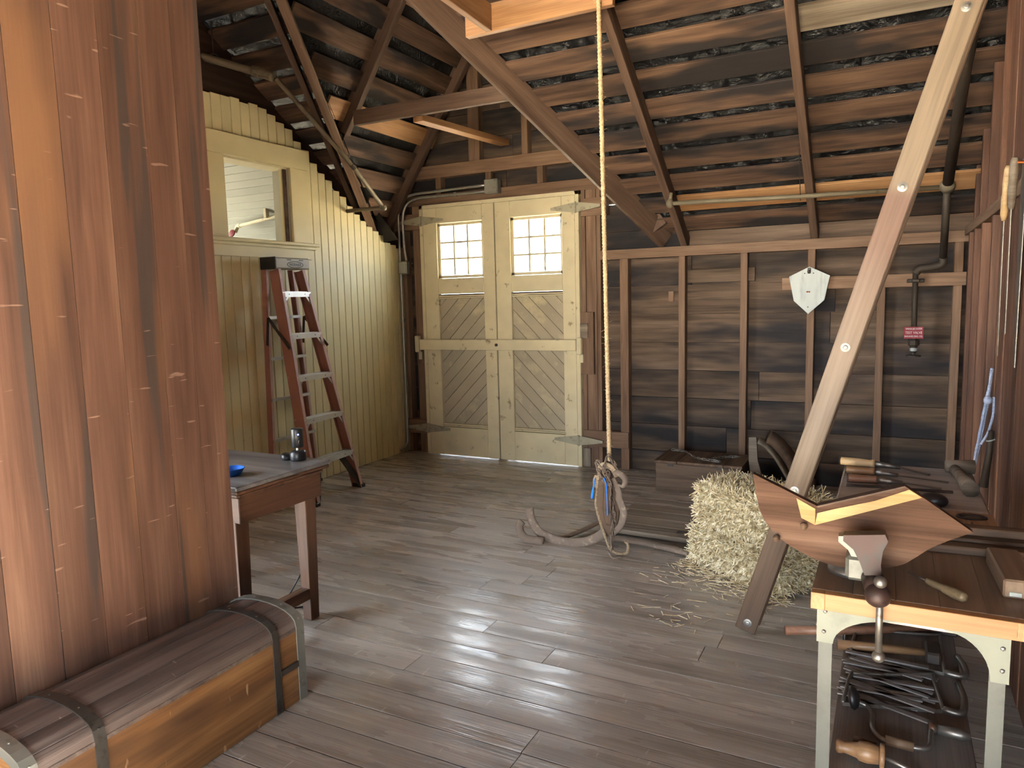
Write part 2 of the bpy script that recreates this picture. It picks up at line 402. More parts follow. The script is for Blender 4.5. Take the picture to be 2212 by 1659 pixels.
for a, b in ((-2.252, -2.218), (-2.212, -2.125), (-2.122, -2.088)): stud(a, b, 0, 2.27)
rail(-3.96, -2.05, 2.27, 2.36)
rail(-4.06, -2.0, 2.50, 2.61)
for x, z0, z1 in ((-3.29, 2.61, 3.5), (-2.775, 2.61, 3.5), (-3.9, 2.61, 2.9), (-2.3, 2.61, 2.95), (-3.64, 2.36, 2.5), (-3.13, 2.36, 2.5), (-2.64, 2.36, 2.5), (-2.2, 2.36, 2.5)):
    stud(x, x+(.11 if x == -3.29 else .055), z0, z1)
rail(-2.25, -1.86, .175, .31, 5.585, 5.66); rail(-4.1, -3.80, .18, .31, 5.585, 5.66)
rail(-2.25, -2.03, 2.06, 2.2, 5.585, 5.66); rail(-4.1, -3.80, 2.06, 2.2, 5.585, 5.66)
stud(-2.258, -2.142, .78, 1.29, 5.56, 5.6, nm='backing_board')
stud(-3.90, -3.80, .84, 1.12, 5.585, 5.6, nm='backing_board')
stud(-2.245, -2.185, .0, .16, 5.575, 5.6, nm='cleat', mat=old_grey)
stud(-1.55, -1.51, 1.36, 1.44, 5.66, 5.68, nm='patch_board')

# ------------------------------------------------------------------ double door
tr = struct('trim_1', (-3.03, 5.6, 0), 'cream painted frame around the double door', 'door frame')
plank('jamb', cream, tr, (-3.783, 5.6, 0), (-3.783, 5.6, 2.265), .034, .09, (0, 1, 0))
plank('jamb', cream, tr, (-2.272, 5.6, 0), (-2.272, 5.6, 2.265), .034, .09, (0, 1, 0))
plank('head', cream, tr, (-3.80, 5.6, 2.249), (-2.255, 5.6, 2.249), .032, .09, (0, -1, 0))
bx('threshold', old_grey, tr, (-3.8, 5.55, -.03), (-2.25, 5.72, -.006))
def strap_hinge(par, x0, xm, x1, zc):
    h = MB()
    def tri(xa, xb, ha, hb):
        h.prism([(xa, -ha), (xb, -hb), (xb, hb), (xa, ha)], .006, Matrix.Translation((0, 5.548, zc)) @ Matrix.Rotation(math.radians(90), 4, 'X'))
    tri(x0, xm, .010, .042); tri(xm, x1, .042, .010)
    h.tube([(xm, 5.542, zc-.045), (xm, 5.542, zc+.045)], .008, 8)
    return h.build('strap_hinge', paint('hinge_metal', (170, 164, 142), (120, 110, 90), (.55, .7), 20, .6, .35, .3, .2), par)
def leaf(name, x0, x1, hx, label):
    d = struct(name, ((x0+x1)/2, 5.6, 0), label, 'door')
    y0, y1 = 5.555, 5.6
    def st(a, b, c, e, nm, mat=cream, ya=y0, yb=y1): return plank(nm, mat, d, ((a+b)/2, (ya+yb)/2, c), ((a+b)/2, (ya+yb)/2, e), b-a, yb-ya, (0, 1, 0), .003)
    def rl(a, b, c, e, nm, mat=cream, ya=y0, yb=y1): return plank(nm, mat, d, (a, (ya+yb)/2, (c+e)/2), (b, (ya+yb)/2, (c+e)/2), e-c-.002, yb-ya, (0, -1, 0), .003)
    z0, z1 = .004, 2.2325
    a, b = (x0+.145, x1-.115) if hx < x1-.3 else (x0+.145, x1-.115)
    st(x0, a, z0, z1, 'stile'); st(b, x1, z0, z1, 'stile')
    rl(a, b, 2.095, z1, 'rail'); rl(a, b, 1.47, 1.61, 'rail'); rl(a, b, z0, .265, 'rail')
    # window sash
    wx0, wx1, wz0, wz1 = a+.028, b-.02, 1.637, 2.068
    rl(a, b, wz1, 2.095, 'sash_rail', ya=5.57, yb=5.59); rl(a, b, 1.61, wz0, 'sash_rail', ya=5.57, yb=5.59)
    st(a, wx0, 1.61, 2.095, 'sash_stile', ya=5.57, yb=5.59); st(wx1, b, 1.61, 2.095, 'sash_stile', ya=5.57, yb=5.59)
    pw, ph = (wx1-wx0)/3, (wz1-wz0)/3
    for i in (1, 2):
        st(wx0+pw*i-.0095, wx0+pw*i+.0095, wz0, wz1, 'muntin', ya=5.572, yb=5.588); rl(wx0, wx1, wz0+ph*i-.0095, wz0+ph*i+.0095, 'muntin', ya=5.573, yb=5.587)
    for i in range(3):
        for j in range(3): bx('pane', glass, d, (wx0+pw*i, 5.579, wz0+ph*j), (wx0+pw*(i+1), 5.582, wz0+ph*(j+1)), 0)
    # moulding and diagonal boarding
    for zz in (1.452, 1.437, .290, .275): rl(a, b, zz-.007, zz+.007, 'moulding', ya=5.558, yb=5.585)
    bx('panel_back', dark_wood, d, (a, 5.592, .26), (b, 5.6, 1.47), 0)
    sgn = 1 if hx < (x0+x1)/2 else -1
    zb, zt = .298, 1.43; W = b-a; pitch = .128; k = -W
    while k < zt-zb:
        # strip between lines z = zb + k + s*(x)  clipped to the panel
        def clip(poly, f):
            out = []
            for i in range(len(poly)):
                p, q = poly[i], poly[(i+1) % len(poly)]; fp, fq = f(p), f(q)
                if fp >= 0: out.append(p)
                if (fp >= 0) != (fq >= 0):
                    tt = fp/(fp-fq); out.append((p[0]+(q[0]-p[0])*tt, p[1]+(q[1]-p[1])*tt))
            return out
        poly = [(0, zb), (W, zb), (W, zt), (0, zt)]
        lo = (lambda p, k=k: p[1]-zb-k-(p[0] if sgn > 0 else W-p[0])-.003)
        hi = (lambda p, k=k: zb+k+pitch+(p[0] if sgn > 0 else W-p[0])-p[1]-.003)
        poly = clip(poly, lo); poly = clip(poly, hi) if poly else poly
        if len(poly) >= 3:
            M = Matrix.Translation((a, 5.588, 0)) @ Matrix.Rotation(math.radians(90), 4, 'X')
            MB().prism(poly, .014).build('panel_board', cream_panel, d, M=M @ Matrix.Translation((0, 0, random.uniform(-.001, .001))))
        k += pitch
    xm, xf, xo = (hx, hx+.235, hx-.24) if sgn > 0 else (hx, hx-.22, hx+.21)
    for zc in ((2.127, .243) if sgn > 0 else (2.132, .225)): strap_hinge(d, xo, xm, xf, zc)
    return d
leaf('door_1', -3.763, -3.036, -3.778, 'left leaf of cream double door with nine bright panes')
leaf('door_2', -3.026, -2.290, -2.278, 'right leaf of cream double door with nine bright panes')
bx('gap_strip', dark_wood, tr, (-3.07, 5.602, .0), (-2.99, 5.612, 2.24), 0)  # added dark strip, stops daylight leaking through the gap between leaves
db = thing('door_bar', 'cream wooden bar lying across both door leaves', 'door bar', (-3.05, 5.53, .97))
plank('bar', cream, db, (-3.823, 5.533, 1.018), (-2.281, 5.533, 1.022), .094, .034, (0, -1, 0), .004)
MB().tube([(-3.02, 5.518, 1.02), (-3.02, 5.508, 1.02)], .013, 12).build('bolt', iron, db)
for nm, x, z0, z1 in (('l', -3.848, .95, 1.10), ('r', -2.252, .945, 1.085)):
    h = MB(); h.box((x-.02, 5.505, z0), (x+.02, 5.555, z1), .006); h.box((x-.012, 5.55, z0-.07), (x+.022, 5.57, z0), .003)
    h.build('bar_bracket', cream, tr)
bx('latch_plate', old_grey, tr, (-2.252, 5.545, 1.08), (-2.185, 5.56, 1.2))

# ------------------------------------------------------------------ left yellow wall with window opening
wl = struct('wall_left', (-4.06, 3.8, 0), 'yellow green beadboard wall with stepped board tops', 'wall')
tops = [(1.5, 2.84), (3.5, 2.836), (3.8, 2.832), (3.97, 2.82), (4.14, 2.777), (4.32, 2.66), (4.61, 2.43), (4.88, 2.24), (5.17, 2.07), (5.39, 1.965), (5.7, 1.88)]
def topz(y):
    for (a, za), (b, zb) in zip(tops, tops[1:]):
        if a <= y <= b: return za + (zb-za)*(y-a)/(b-a)
    return 2.8
y = 1.55; BW = .083
while y < 5.62:
    y1 = min(y+BW, 5.64); ztop = topz((y+y1)/2) + random.uniform(-.02, .012)
    segs = [(0, ztop)]
    if 3.2 < y and y1 < 4.36: segs = [(0, 1.76), (2.56, ztop)]
    for a, b in segs:
        MB().box((-.009, -(y1-y)/2+.0016, -(b-a)/2), (.009, (y1-y)/2-.0016, (b-a)/2), .0035).build('beadboard', yellow, wl, M=Matrix.Translation((-4.059, (y+y1)/2, (a+b)/2)))
    y = y1
bx('backing', dark_wood, wl, (-4.09, 1.5, 0), (-4.07, 5.68, 1.76), 0); bx('backing', dark_wood, wl, (-4.09, 1.5, 1.7), (-4.07, 3.55, 2.8), 0)
MB().prism([(4.25, 1.7), (5.68, 1.7), (5.68, 1.87), (5.17, 2.04), (4.61, 2.4), (4.32, 2.63), (4.25, 2.67)], .02, Matrix(((0, 0, 1, -4.08), (1, 0, 0, 0), (0, 1, 0, 0), (0, 0, 0, 1)))).build('backing', dark_wood, wl)
bx('backing', dark_wood, wl, (-4.09, 3.3, 2.45), (-4.07, 4.3, 2.7), 0)
ai = [(2.0, 2.80), (3.5, 2.80), (3.97, 2.78), (4.32, 2.62), (4.61, 2.40), (4.88, 2.20), (5.17, 2.03), (5.66, 1.84)]
MB().prism(ai + [(5.66, 1.92), (4.3, 2.80), (2.0, 4.35)], .02, Matrix(((0, 0, 1, -4.12), (1, 0, 0, 0), (0, 1, 0, 0), (0, 0, 0, 1)))).build('shade_infill', wood('shade_infill_wood', (44, 34, 28), (62, 48, 40), (80, 62, 50), 'Y', .8, .15), wl)  # added dark sheet: the shade under the roof is put into its colour
tw = struct('window_1', (-4.05, 3.9, 1.75), 'yellow framed open window in the beadboard wall', 'window')
bx('head_casing', yellow, tw, (-4.05, 3.2, 2.43), (-4.022, 4.395, 2.578), .003)
bx('side_casing', yellow, tw, (-4.05, 3.3, 1.87), (-4.028, 3.60, 2.43), .003)
bx('side_casing', yellow, tw, (-4.05, 4.215, 1.87), (-4.028, 4.39, 2.43), .003)
bx('sill_casing', yellow, tw, (-4.05, 3.2, 1.752), (-4.03, 4.40, 1.83), .003)
bx('sill', yellow, tw, (-4.06, 3.2, 1.852), (-4.0, 4.47, 1.878), .006); bx('sill_moulding', yellow, tw, (-4.05, 3.2, 1.826), (-4.012, 4.44, 1.852), .006)
bx('jamb', white_in, tw, (-4.20, 4.20, 1.87), (-4.05, 4.225, 2.43), .003); bx('jamb', cream, tw, (-4.20, 3.58, 1.87), (-4.05, 3.60, 2.43), .003)
bx('stop', yellow, tw, (-4.10, 4.165, 1.87), (-4.07, 4.2, 2.43), .003); bx('stop', dark_wood, tw, (-4.068, 4.17, 1.87), (-4.055, 4.2, 2.43), .002)
bx('head_jamb', cream, tw, (-4.2, 3.58, 2.415), (-4.05, 4.225, 2.44), .002)

# white room behind the window
wr = struct('wall_side_room', (-5.4, 5.64, 0), 'white horizontal boards of the room behind the window', 'wall')
zz = 0
while zz < 1.5:
    yq = 5.6 - (zz+.0425)/math.hypot(1, .66); zq = 1.76 + .66*(5.6-yq)
    plank('white_board', white_in, wr, (-6.6, yq, zq), (-4.1, yq, zq), .0825, .02, (0, .66, 1)); zz += .085
bx('backing', white_in, wr, (-6.6, 5.63, 0), (-4.1, 5.66, 1.9), 0)
MB().prism([(-2.5, -.75), (-.0, -.75), (-.0, .9), (-2.5, .9)], .01, Matrix.Translation((-4.1, 4.98, 2.20)) @ Matrix.Rotation(math.atan(-.66), 4, 'X')).build('backing', white_in, wr)
bx('room_floor', dark_wood, wr, (-6.6, 1.5, -.03), (-4.1, 5.65, 0), 0)
bx('room_front', white_in, wr, (-6.6, 1.45, 0), (-4.1, 1.5, 3.3), 0)
bx('outer_wall', white_in, wr, (-6.64, 1.45, 0), (-6.6, 5.66, .7), 0); bx('outer_wall', white_in, wr, (-6.64, 1.45, 2.5), (-6.6, 5.66, 3.3), 0)
bx('outer_wall', white_in, wr, (-6.64, 1.45, .7), (-6.6, 3.7, 2.5), 0); bx('outer_wall', white_in, wr, (-6.64, 4.6, .7), (-6.6, 5.66, 2.5), 0)  # unseen hole left between these pieces, added to let daylight into the room
bx('room_ceiling', white_in, wr, (-6.6, 1.5, 2.57), (-4.1, 4.36, 2.59), 0)
pv = thing('valve_pipe', 'cream pipe with small red valve on the white boards beyond the window', 'pipe', (-5.1, 4.87, 2.1))
MB().tube([(-4.7, 4.84, 2.20), (-5.33, 4.90, 2.145)], .016, 10).build('pipe', cream, pv)
MB().tube(smoothpath([(-5.33, 4.90, 2.145), (-5.37, 4.905, 2.14), (-5.40, 4.9, 2.09)], 4), .019, 10).build('elbow', cream, pv)
MB().lathe([(.012, 0), (.035, .004), (.035, .016), (.012, .02)], rotx((-5.41, 4.88, 2.075), 70), 10).build('valve_wheel', redvalve, pv)
bx('bracket', cream, pv, (-4.95, 4.82, 2.18), (-4.92, 4.86, 2.262))

# ------------------------------------------------------------------ red partition
XP = -2.17
wp = struct('wall_partition', (XP-.03, .5, 0), 'scuffed red brown vertical board partition on the left', 'wall')
pb = [1.868, 1.75, 1.63, 1.487, 1.347, 1.21, 1.07, .93, .79, .64, .5, .3, .1, -.2, -.5, -.9, -1.3, -1.65, -2.2, -3, -4]
for i, (b, a) in enumerate(zip(pb, pb[1:])):
    plank('partition_board', redwood, wp, (XP-.011+random.uniform(-.0003, .0003), (a+b)/2, 0), (XP-.011, (a+b)/2, 3.75), b-a-.002, .022, (1, 0, 0), 0)
plank('end_board', redwood, wp, (XP-.06, 1.858, 0), (XP-.06, 1.858, 3.75), .075, .02, (0, 1, 0))
bx('backing', dark_wood, wp, (XP-.09, -4, 0), (XP-.03, 1.84, 3.75), 0)

# ------------------------------------------------------------------ right wall
wrt = struct('wall_right', (.5, 2.5, 0), 'red brown right wall of posts and vertical boards', 'wall')
yy = .8
while yy < 5.7:
    near = yy < 3.72
    x = .43 if near else .52
    plank('wall_board', rightwall_m, wrt, (x+random.uniform(-.004, .004), yy+.1, 0), (x, yy+.1, 4.6), .197, .024, (1, 0, 0)); yy += .2
for i, (yp, zt) in enumerate(((5.30, 1.742), (4.99, 1.742), (4.60, 1.742), (4.15, 1.742), (3.80, 1.742))):
    plank('post', rightwall_m, wrt, (.46, yp, 0), (.46, yp, zt), .095, .05, (0, 1, 0))
    plank('upper_post', rightwall_m, wrt, (.475, yp+.06, 1.80), (.475, yp+.06, 4.4), .075, .05, (0, 1, 0))
plank('wall_plate', stud_m, wrt, (.46, 3.0, 1.772), (.46, 5.6, 1.772), .1, .055)
bx('backing', dark_wood, wrt, (.54, .8, -.2), (.6, 5.75, 4.7), 0)

# ------------------------------------------------------------------ unseen front wall; doorway and added side opening sized to steer the light
wf = struct('wall_front', (-1, -4.05, 0), 'unseen front wall around the open barn doorway and an added side opening', 'wall')
bx('wall_piece', outwall_m, wf, (-6.7, -4.1, -.2), (-2.1, -4.0, 4.7), 0)
bx('wall_piece', outwall_m, wf, (-2.2, -4.1, 2.3), (3.7, -4.0, 4.7), 0)
bx('wall_piece', outwall_m, wf, (1.2, -4.1, -.2), (3.7, -4.0, 2.7), 0)
bx('wall_piece', outwall_m, wf, (3.6, -4.1, -.2), (3.7, -.1, 4.7), 0)
bx('wall_piece', outwall_m, wf, (3.6, -1.1, 3.2), (3.7, .9, 4.7), 0)  # head of the added side opening that throws a sun patch on unseen floor
bx('wall_piece', outwall_m, wf, (3.6, .72, -.2), (3.7, .9, 3.3), 0)
bx('wall_piece', outwall_m, wf, (.44, .8, -.2), (3.7, .9, 4.7), 0)

# ------------------------------------------------------------------ roof
ce = struct('ceiling', (-1.5, 3.5, 2), 'raftered roof of spaced boards over black plastic', 'ceiling')
ZM = lambda y, o=0.0: 1.80 + MS*(5.6-y) + o             # rafter underside of main slope
cs = 1/math.hypot(1, MS); nM = Vector((0, MS*cs, cs)); dM = Vector((0, -cs, MS*cs))   # normal, up-slope dir
vLx = lambda y: RX - max(0, (3.8-ZM(y))/GS); vRx = lambda y: RX + max(0, (3.8-ZM(y))/GS)
OFF = .12
# main slope boards
k = 0; yc = 5.64
while yc > 1.6:
    wv = .16*cs                                   # horizontal run of a board
    ym = yc - wv/2
    def pt(x, y): return Vector((x, y, ZM(y, OFF))) + nM*.011
    segs = []
    if ym > 2.6: segs = [(-6.6, vLx(ym)-.02), (vRx(ym)+.02, .56)]
    else: segs = [(-6.6, -2.9), (-2.9, .56)]
    for (a, b) in segs:
        if b-a < .05: continue
        cuts = [a]
        if b > 0 and b-a > 1.2: cuts.append(random.choice([-.5, -1.42, -.5]) if a < -1.6 else -.5)
        cuts.append(b)
        for p, q in zip(cuts, cuts[1:]):
            if q-p < .05: continue
            mat = roof_new if (k == 1 and q > -1.4) else roof_board
            if k == 7 and p >= -.6: mat = old_grey
            plank('roof_board', mat, ce, pt(p+.003, ym)+nM*random.uniform(0, .004), pt(q-.003, ym), .16+random.uniform(-.012, .008), .022, nM)
    yc -= .19; k += 1
# dormer left slope boards
nL = Vector((-GS, 0, 1)).normalized(); dn = Vector((-1, 0, -GS)).normalized()
d = .06
while d < 2.6:
    c = Vector((RX, 0, 3.8+.14)) + dn*(d+.08)
    ya = 5.6-(c.z-.14-1.8)/MS
    if ya < 5.55: plank('roof_board', roof_board if random.random() > .3 else roof_new, ce, Vector((c.x, max(ya, 2.5)+.02, c.z)), Vector((c.x, 5.69, c.z)), .155, .022, nL)
    d += .236
nR = Vector((GS, 0, 1)).normalized(); dr = Vector((1, 0, -GS)).normalized(); d = .06
while d < 2.5:
    c = Vector((RX, 0, 3.8+.14)) + dr*(d+.08); ya = 5.6-(c.z-.14-1.8)/MS
    if ya < 5.55: plank('roof_board', roof_board, ce, Vector((c.x, max(ya, 2.5)+.02, c.z)), Vector((c.x, 5.69, c.z)), .16, .022, nR)
    d += .228
# plastic film above the boards
def film(pts):
    b = MB(); vs = [b.bm.verts.new(p) for p in pts]; b.bm.faces.new(vs)
    o = b.build('plastic_film', plastic, ce); return o
H = OFF+.05
zr = 3.8 + H
Yr = 2.57
film([(vRx(5.6), 5.75, ZM(5.75, H)), (.62, 5.75, ZM(5.75, H)), (.62, 1.5, ZM(1.5, H)), (RX, 1.5, ZM(1.5, H)), (RX, Yr, ZM(Yr, H))])
film([(vLx(5.6), 5.75, ZM(5.75, H)), (-6.7, 5.75, ZM(5.75, H)), (-6.7, 1.5, ZM(1.5, H)), (RX, 1.5, ZM(1.5, H)), (RX, Yr, ZM(Yr, H))])
film([(RX, Yr, zr), (RX, 5.75, zr), (vLx(5.75)-.06, 5.75, ZM(5.75, H)-.05)])
film([(RX, Yr, zr), (RX, 5.75, zr), (vRx(5.75)+.06, 5.75, ZM(5.75, H)-.05)])
bx('front_roof', dark_wood, ce, (-6.7, -4.1, 4.62), (3.7, 1.55, 4.7), 0)
# rafters
def rafter(x, ylo, yhi, wd=.05, dp=.11, nm='rafter', mat=rafter_m):
    a = Vector((x, ylo, ZM(ylo))); b = Vector((x, yhi, ZM(yhi)))
    return plank(nm, mat, ce, a+nM*dp/2, b+nM*dp/2, wd, dp, nM, .003)
rafter(-1.42, 5.66, 1.6); rafter(-.495, 5.66, 1.6)
for x in (-4.7, -5.6): rafter(x, 5.6, 1.6)
# valleys
def valley(s, foot, top, wd=.055, dp=.15):
    a, b = Vector(foot), Vector(top)
    n = (nM + (nL if s < 0 else nR)).normalized()
    return plank('valley_rafter', rafter_m, ce, a + n*dp*.35, b + n*dp*.35, wd, dp, n, .003)
valley(1, (-1.60, 5.66, 1.80), (RX+.02, Yr, 3.80))
valley(-1, (-4.37, 5.66, 1.80), (RX-.06, Yr, 3.80), .04)
plank('valley_facing', stud_m, ce, (-4.26, 5.62, 1.83), (RX+.0, Yr+.05, 3.83), .06, .10, (nM+nL).normalized(), .003)
# dormer rafters and tie
plank('ridge_board', rafter_m, ce, (RX, 2.6, 3.85), (RX, 5.66, 3.85), .03, .16)
def jack(y, x_end, side, wd=.05, dp=.12, mat=rafter_m):
    s = -1 if side == 'L' else 1
    n = nL if s < 0 else nR
    a = Vector((RX, y, 3.80)); b = Vector((x_end, y, 3.80-GS*abs(x_end-RX)))
    return plank('dormer_rafter', mat, ce, a+n*dp/2, b+n*dp/2, wd, dp, n, .003)
jack(4.50, -3.70, 'L', .055, .15); jack(5.53, -4.27, 'L', .06, .13)
jack(4.46, -2.2, 'R'); jack(5.05, -1.95, 'R'); jack(5.54, -1.66, 'R', dp=.16)
plank('collar_tie', rafter_m, ce, (-3.56, 4.42, 2.765), (-2.1, 4.42, 2.76), .105, .04, (0, -1, 0), .003)
plank('brace_beam', orange_m, ce, (-3.02, 4.45, 2.70), (-2.93, 5.6, 2.72), .09, .045)
# new orange beams above
plank('new_beam', orange_m, ce, (-2.17, 3.72, 2.95), (-1.30, 3.72, 2.955), .15, .04, (0, -1, 0), .003)
plank('new_beam', orange_m, ce, (-2.02, 3.72, 2.95), (-1.98, 2.6, 2.95), .14, .04, (1, 0, 0), .003)
plank('blocking', rafter_m, ce, (-1.25, 3.75, 3.02), (-1.1, 3.75, 3.02), .14, .05, (0, -1, 0), .003)
MB().prism([(0, 0), (.22, -.28), (.02, -.3), (-.05, -.05)], .004, rotx((-4.11, 5.35, 2.24), 90, 'X')).build('felt_flap', paint('dark_felt', (70, 68, 62), (60, 56, 52), (.5, .7), 9, .8, .2, bump=.1), ce)

# ------------------------------------------------------------------ conduits, pipes
c1 = thing('electrical_conduit', 'long galvanised conduit bending down the corner left of the door', 'conduit', (-4.02, 5.56, 0))
MB().tube(smoothpath([(-3.09, 5.565, 2.386), (-3.6, 5.565, 2.378), (-3.87, 5.565, 2.368), (-3.98, 5.555, 2.32), (-4.02, 5.55, 2.21), (-4.022, 5.55, 2.0), (-4.02, 5.55, 1.2), (-4.02, 5.55, .2), (-4.025, 5.53, .08), (-4.03, 5.45, .03)], 6), .0125, 10).build('conduit', galv, c1, True)
MB().box((-4.035, 5.53, 1.22), (-4.0, 5.575, 1.26), .003).build('coupling', galv, c1)
c2 = thing('electrical_conduit', 'shorter galvanised conduit ending in the small switch box', 'conduit', (-3.98, 5.56, 1.66))
MB().tube(smoothpath([(-3.09, 5.565, 2.333), (-3.6, 5.565, 2.335), (-3.82, 5.565, 2.332), (-3.93, 5.56, 2.29), (-3.975, 5.555, 2.19), (-3.978, 5.555, 2.0), (-3.97, 5.555, 1.88), (-3.955, 5.555, 1.785)], 6), .0125, 10).build('conduit', galv, c2, True)
MB().box((-3.43, 5.555, 2.318), (-3.40, 5.582, 2.353), .002).build('clip', galv, c2)
jb = thing('junction_box', 'grey metal junction box above the double door', 'junction box', (-3.04, 5.6, 2.3))
bx('box', galv, jb, (-3.104, 5.53, 2.307), (-2.977, 5.6, 2.427), .005); bx('cover', galv, jb, (-3.1, 5.522, 2.311), (-2.981, 5.53, 2.423), .003)
MB().sphere((-2.998, 5.521, 2.41), .004).build('screw', steel, jb)
sb = thing('switch_box', 'small grey switch box with white label on the left door post', 'switch box', (-4.0, 5.6, 1.66))
bx('box', galv, sb, (-4.035, 5.535, 1.665), (-3.945, 5.59, 1.782), .006); bx('cover', galv, sb, (-4.03, 5.528, 1.67), (-3.95, 5.535, 1.777), .004)
bx('label_plate', white_steel, sb, (-4.005, 5.526, 1.69), (-3.975, 5.528, 1.757), .001)
for z_ in (1.69, 1.72, 1.76): MB().sphere((-3.925, 5.598, z_), .004).build('nail', galv, sb)

lp = thing('sprinkler_pipe', 'painted iron pipe slanting down above the yellow wall', 'pipe', (-3.8, 4.2, 2.1))
MB().tube([(-4.3, 3.47, 3.12), (-4.141, 3.553, 3.071), (-3.821, 3.722, 2.96)], .026, 12).build('pipe', pipe_m, lp, True)
MB().tube(smoothpath([(-3.83, 3.71, 2.965), (-3.76, 3.75, 2.945), (-3.70, 3.775, 2.92)], 4), .034, 12).build('elbow', pipe_m, lp, True)
MB().lathe([(.036, -.012), (.036, .012)], Matrix.Translation((-3.80, 3.725, 2.957)) @ Vector((1, .45, -.3)).to_track_quat('Z', 'Y').to_matrix().to_4x4(), 12).build('collar', pipe_m, lp)
MB().tube([(-3.69, 3.78, 2.91), (-3.664, 4.486, 2.452), (-3.70, 4.889, 2.19)], .017, 10).build('pipe', pipe_m, lp, True)
MB().sphere((-3.702, 4.905, 2.18), .03).build('elbow', pipe_m, lp, True)
MB().tube([(-3.70, 4.905, 2.178), (-4.045, 4.86, 2.172)], .016, 10).build('pipe', pipe_m, lp, True)
MB().lathe([(.022, -.02), (.022, .02)], Matrix.Translation((-3.663, 4.5, 2.445)) @ Vector((0, .85, -.55)).to_track_quat('Z', 'Y').to_matrix().to_4x4(), 12).build('coupling', dark_pipe, lp)
MB().tube([(-4.06, 3.6, 3.28), (-4.06, 3.6, 3.08)], .005, 6).tube([(-4.06+.034*math.cos(a/6*math.pi), 3.6+.012*math.cos(a/6*math.pi), 3.05+.034*math.sin(a/6*math.pi)) for a in range(13)], .006, 6).build('pipe_hanger', dark_pipe, lp)

rp = thing('sprinkler_pipe', 'thin grey pipe running level under the right rafters', 'pipe', (-.6, 5.15, 2.0))
MB().tube([(-1.38, 5.136, 2.046), (-.57, 5.167, 2.026), (.24, 5.187, 2.013)], .015, 10).build('pipe', pipe_m, rp, True)
MB().sphere((-1.395, 5.136, 2.046), .028, (1, 1, 1.2)).build('end_fitting', pipe_m, rp, True)
MB().tube([(-1.395, 5.136, 2.07), (-1.385, 5.136, 2.12)], .012, 8).build('nozzle', pipe_m, rp, True)
MB().tube([(-.523, 4.84, 2.27), (-.545, 5.165, 2.03), (-.545, 5.18, 2.0)], .003, 6).build('hanger_wire', dark_pipe, rp)
dp = thing('drain_pipe', 'dark iron pipe coming down the right roof to a test valve', 'pipe', (.2, 5.4, 1.0))
MB().tube([(.318, 4.0, 2.80), (.312, 4.162, 2.689), (.296, 4.451, 2.498), (.28, 5.174, 2.021)], .03, 12).build('pipe', dark_pipe, dp, True)
MB().sphere((.28, 5.18, 2.017), .045).build('tee', pipe_m, dp, True)
MB().tube([(.28, 5.18, 2.01), (.29, 5.5, 1.60)], .022, 12).build('pipe', dark_pipe, dp, True)
MB().tube(smoothpath([(.29, 5.5, 1.61), (.285, 5.505, 1.565), (.22, 5.51, 1.545), (.16, 5.51, 1.54), (.137, 5.51, 1.51)], 4), .026, 10).build('elbow', dark_pipe, dp, True)
MB().tube([(.137, 5.51, 1.53), (.142, 5.51, 1.07)], .017, 12).build('pipe', dark_pipe, dp, True)
MB().box((.09, 5.53, 1.45), (.19, 5.572, 1.475), .004).box((.115, 5.485, 1.45), (.165, 5.535, 1.475), .006).build('pipe_strap', dark_pipe, dp)
MB().lathe([(.02, 1.085), (.034, 1.07), (.034, 1.04), (.022, 1.03), (.022, .995), (.012, .99), (.012, .975), (.045, .972), (.045, .962), (.01, .958)], Matrix.Translation((.142, 5.51, 0)), 14).build('valve', dark_pipe, dp)
MB().lathe([(.023, 1.0), (.023, 1.02)], Matrix.Translation((.142, 5.51, 0)), 14).build('valve_ring', white_steel, dp)
def text_mesh(txt, size, mat, parent, loc, rot, name='lettering', align='CENTER', wsc=1.0, ext=.0004):
    cu = bpy.data.curves.new('t', 'FONT'); cu.body = txt; cu.size = size; cu.align_x = align; cu.align_y = 'CENTER'; cu.extrude = ext
    to = bpy.data.objects.new('t', cu); COL.objects.link(to); bpy.context.view_layer.update()
    me = bpy.data.meshes.new_from_object(to.evaluated_get(bpy.context.evaluated_depsgraph_get()))
    bpy.data.objects.remove(to)
    me.materials.clear(); me.materials.append(mat)
    o = bpy.data.objects.new(name, me)
    return link(o, parent, Matrix.Translation(loc) @ rot @ Matrix.Diagonal((wsc, 1, 1, 1)))
sg = thing('valve_sign', 'small dark red sprinkler test valve sign on the drain pipe', 'sign', (.139, 5.48, 1.08))
bx('plate', sign_red, sg, (.082, 5.482, 1.083), (.195, 5.488, 1.161), .001)
R90 = Matrix.Rotation(math.radians(90), 4, 'X')
text_mesh('SPRINKLER SYSTEM', .016, sign_white, sg, (.139, 5.4812, 1.147), R90, wsc=.70)
text_mesh('TEST VALVE', .023, sign_white, sg, (.139, 5.4812, 1.122), R90, wsc=.80)
text_mesh('BARNARD ENG. CO.', .016, sign_white, sg, (.139, 5.4812, 1.098), R90, wsc=.72)
ws = thing('wall_shield', 'pale grey six sided shield plate hanging on the back wall', 'shield', (-.515, 5.56, 1.25))
MB().prism([(-.515, 1.583), (-.382, 1.517), (-.414, 1.349), (-.517, 1.253), (-.614, 1.347), (-.648, 1.518)], .012, Matrix.Translation((0, 5.545, 0)) @ R90).build('plate', white_steel, ws)
MB().box((-.526, 5.528, 1.535), (-.506, 5.54, 1.575), .003).sphere((-.516, 5.53, 1.55), .012).build('hook', iron, ws)
for q in (-.526, -.512): MB().sphere((q, 5.537, 1.408), .006).build('screw', copper, ws)
for q in ((-.545, 1.537), (-.488, 1.537), (-.52, 1.302)): MB().sphere((q[0], 5.538, q[1]), .004).build('screw', iron, ws)

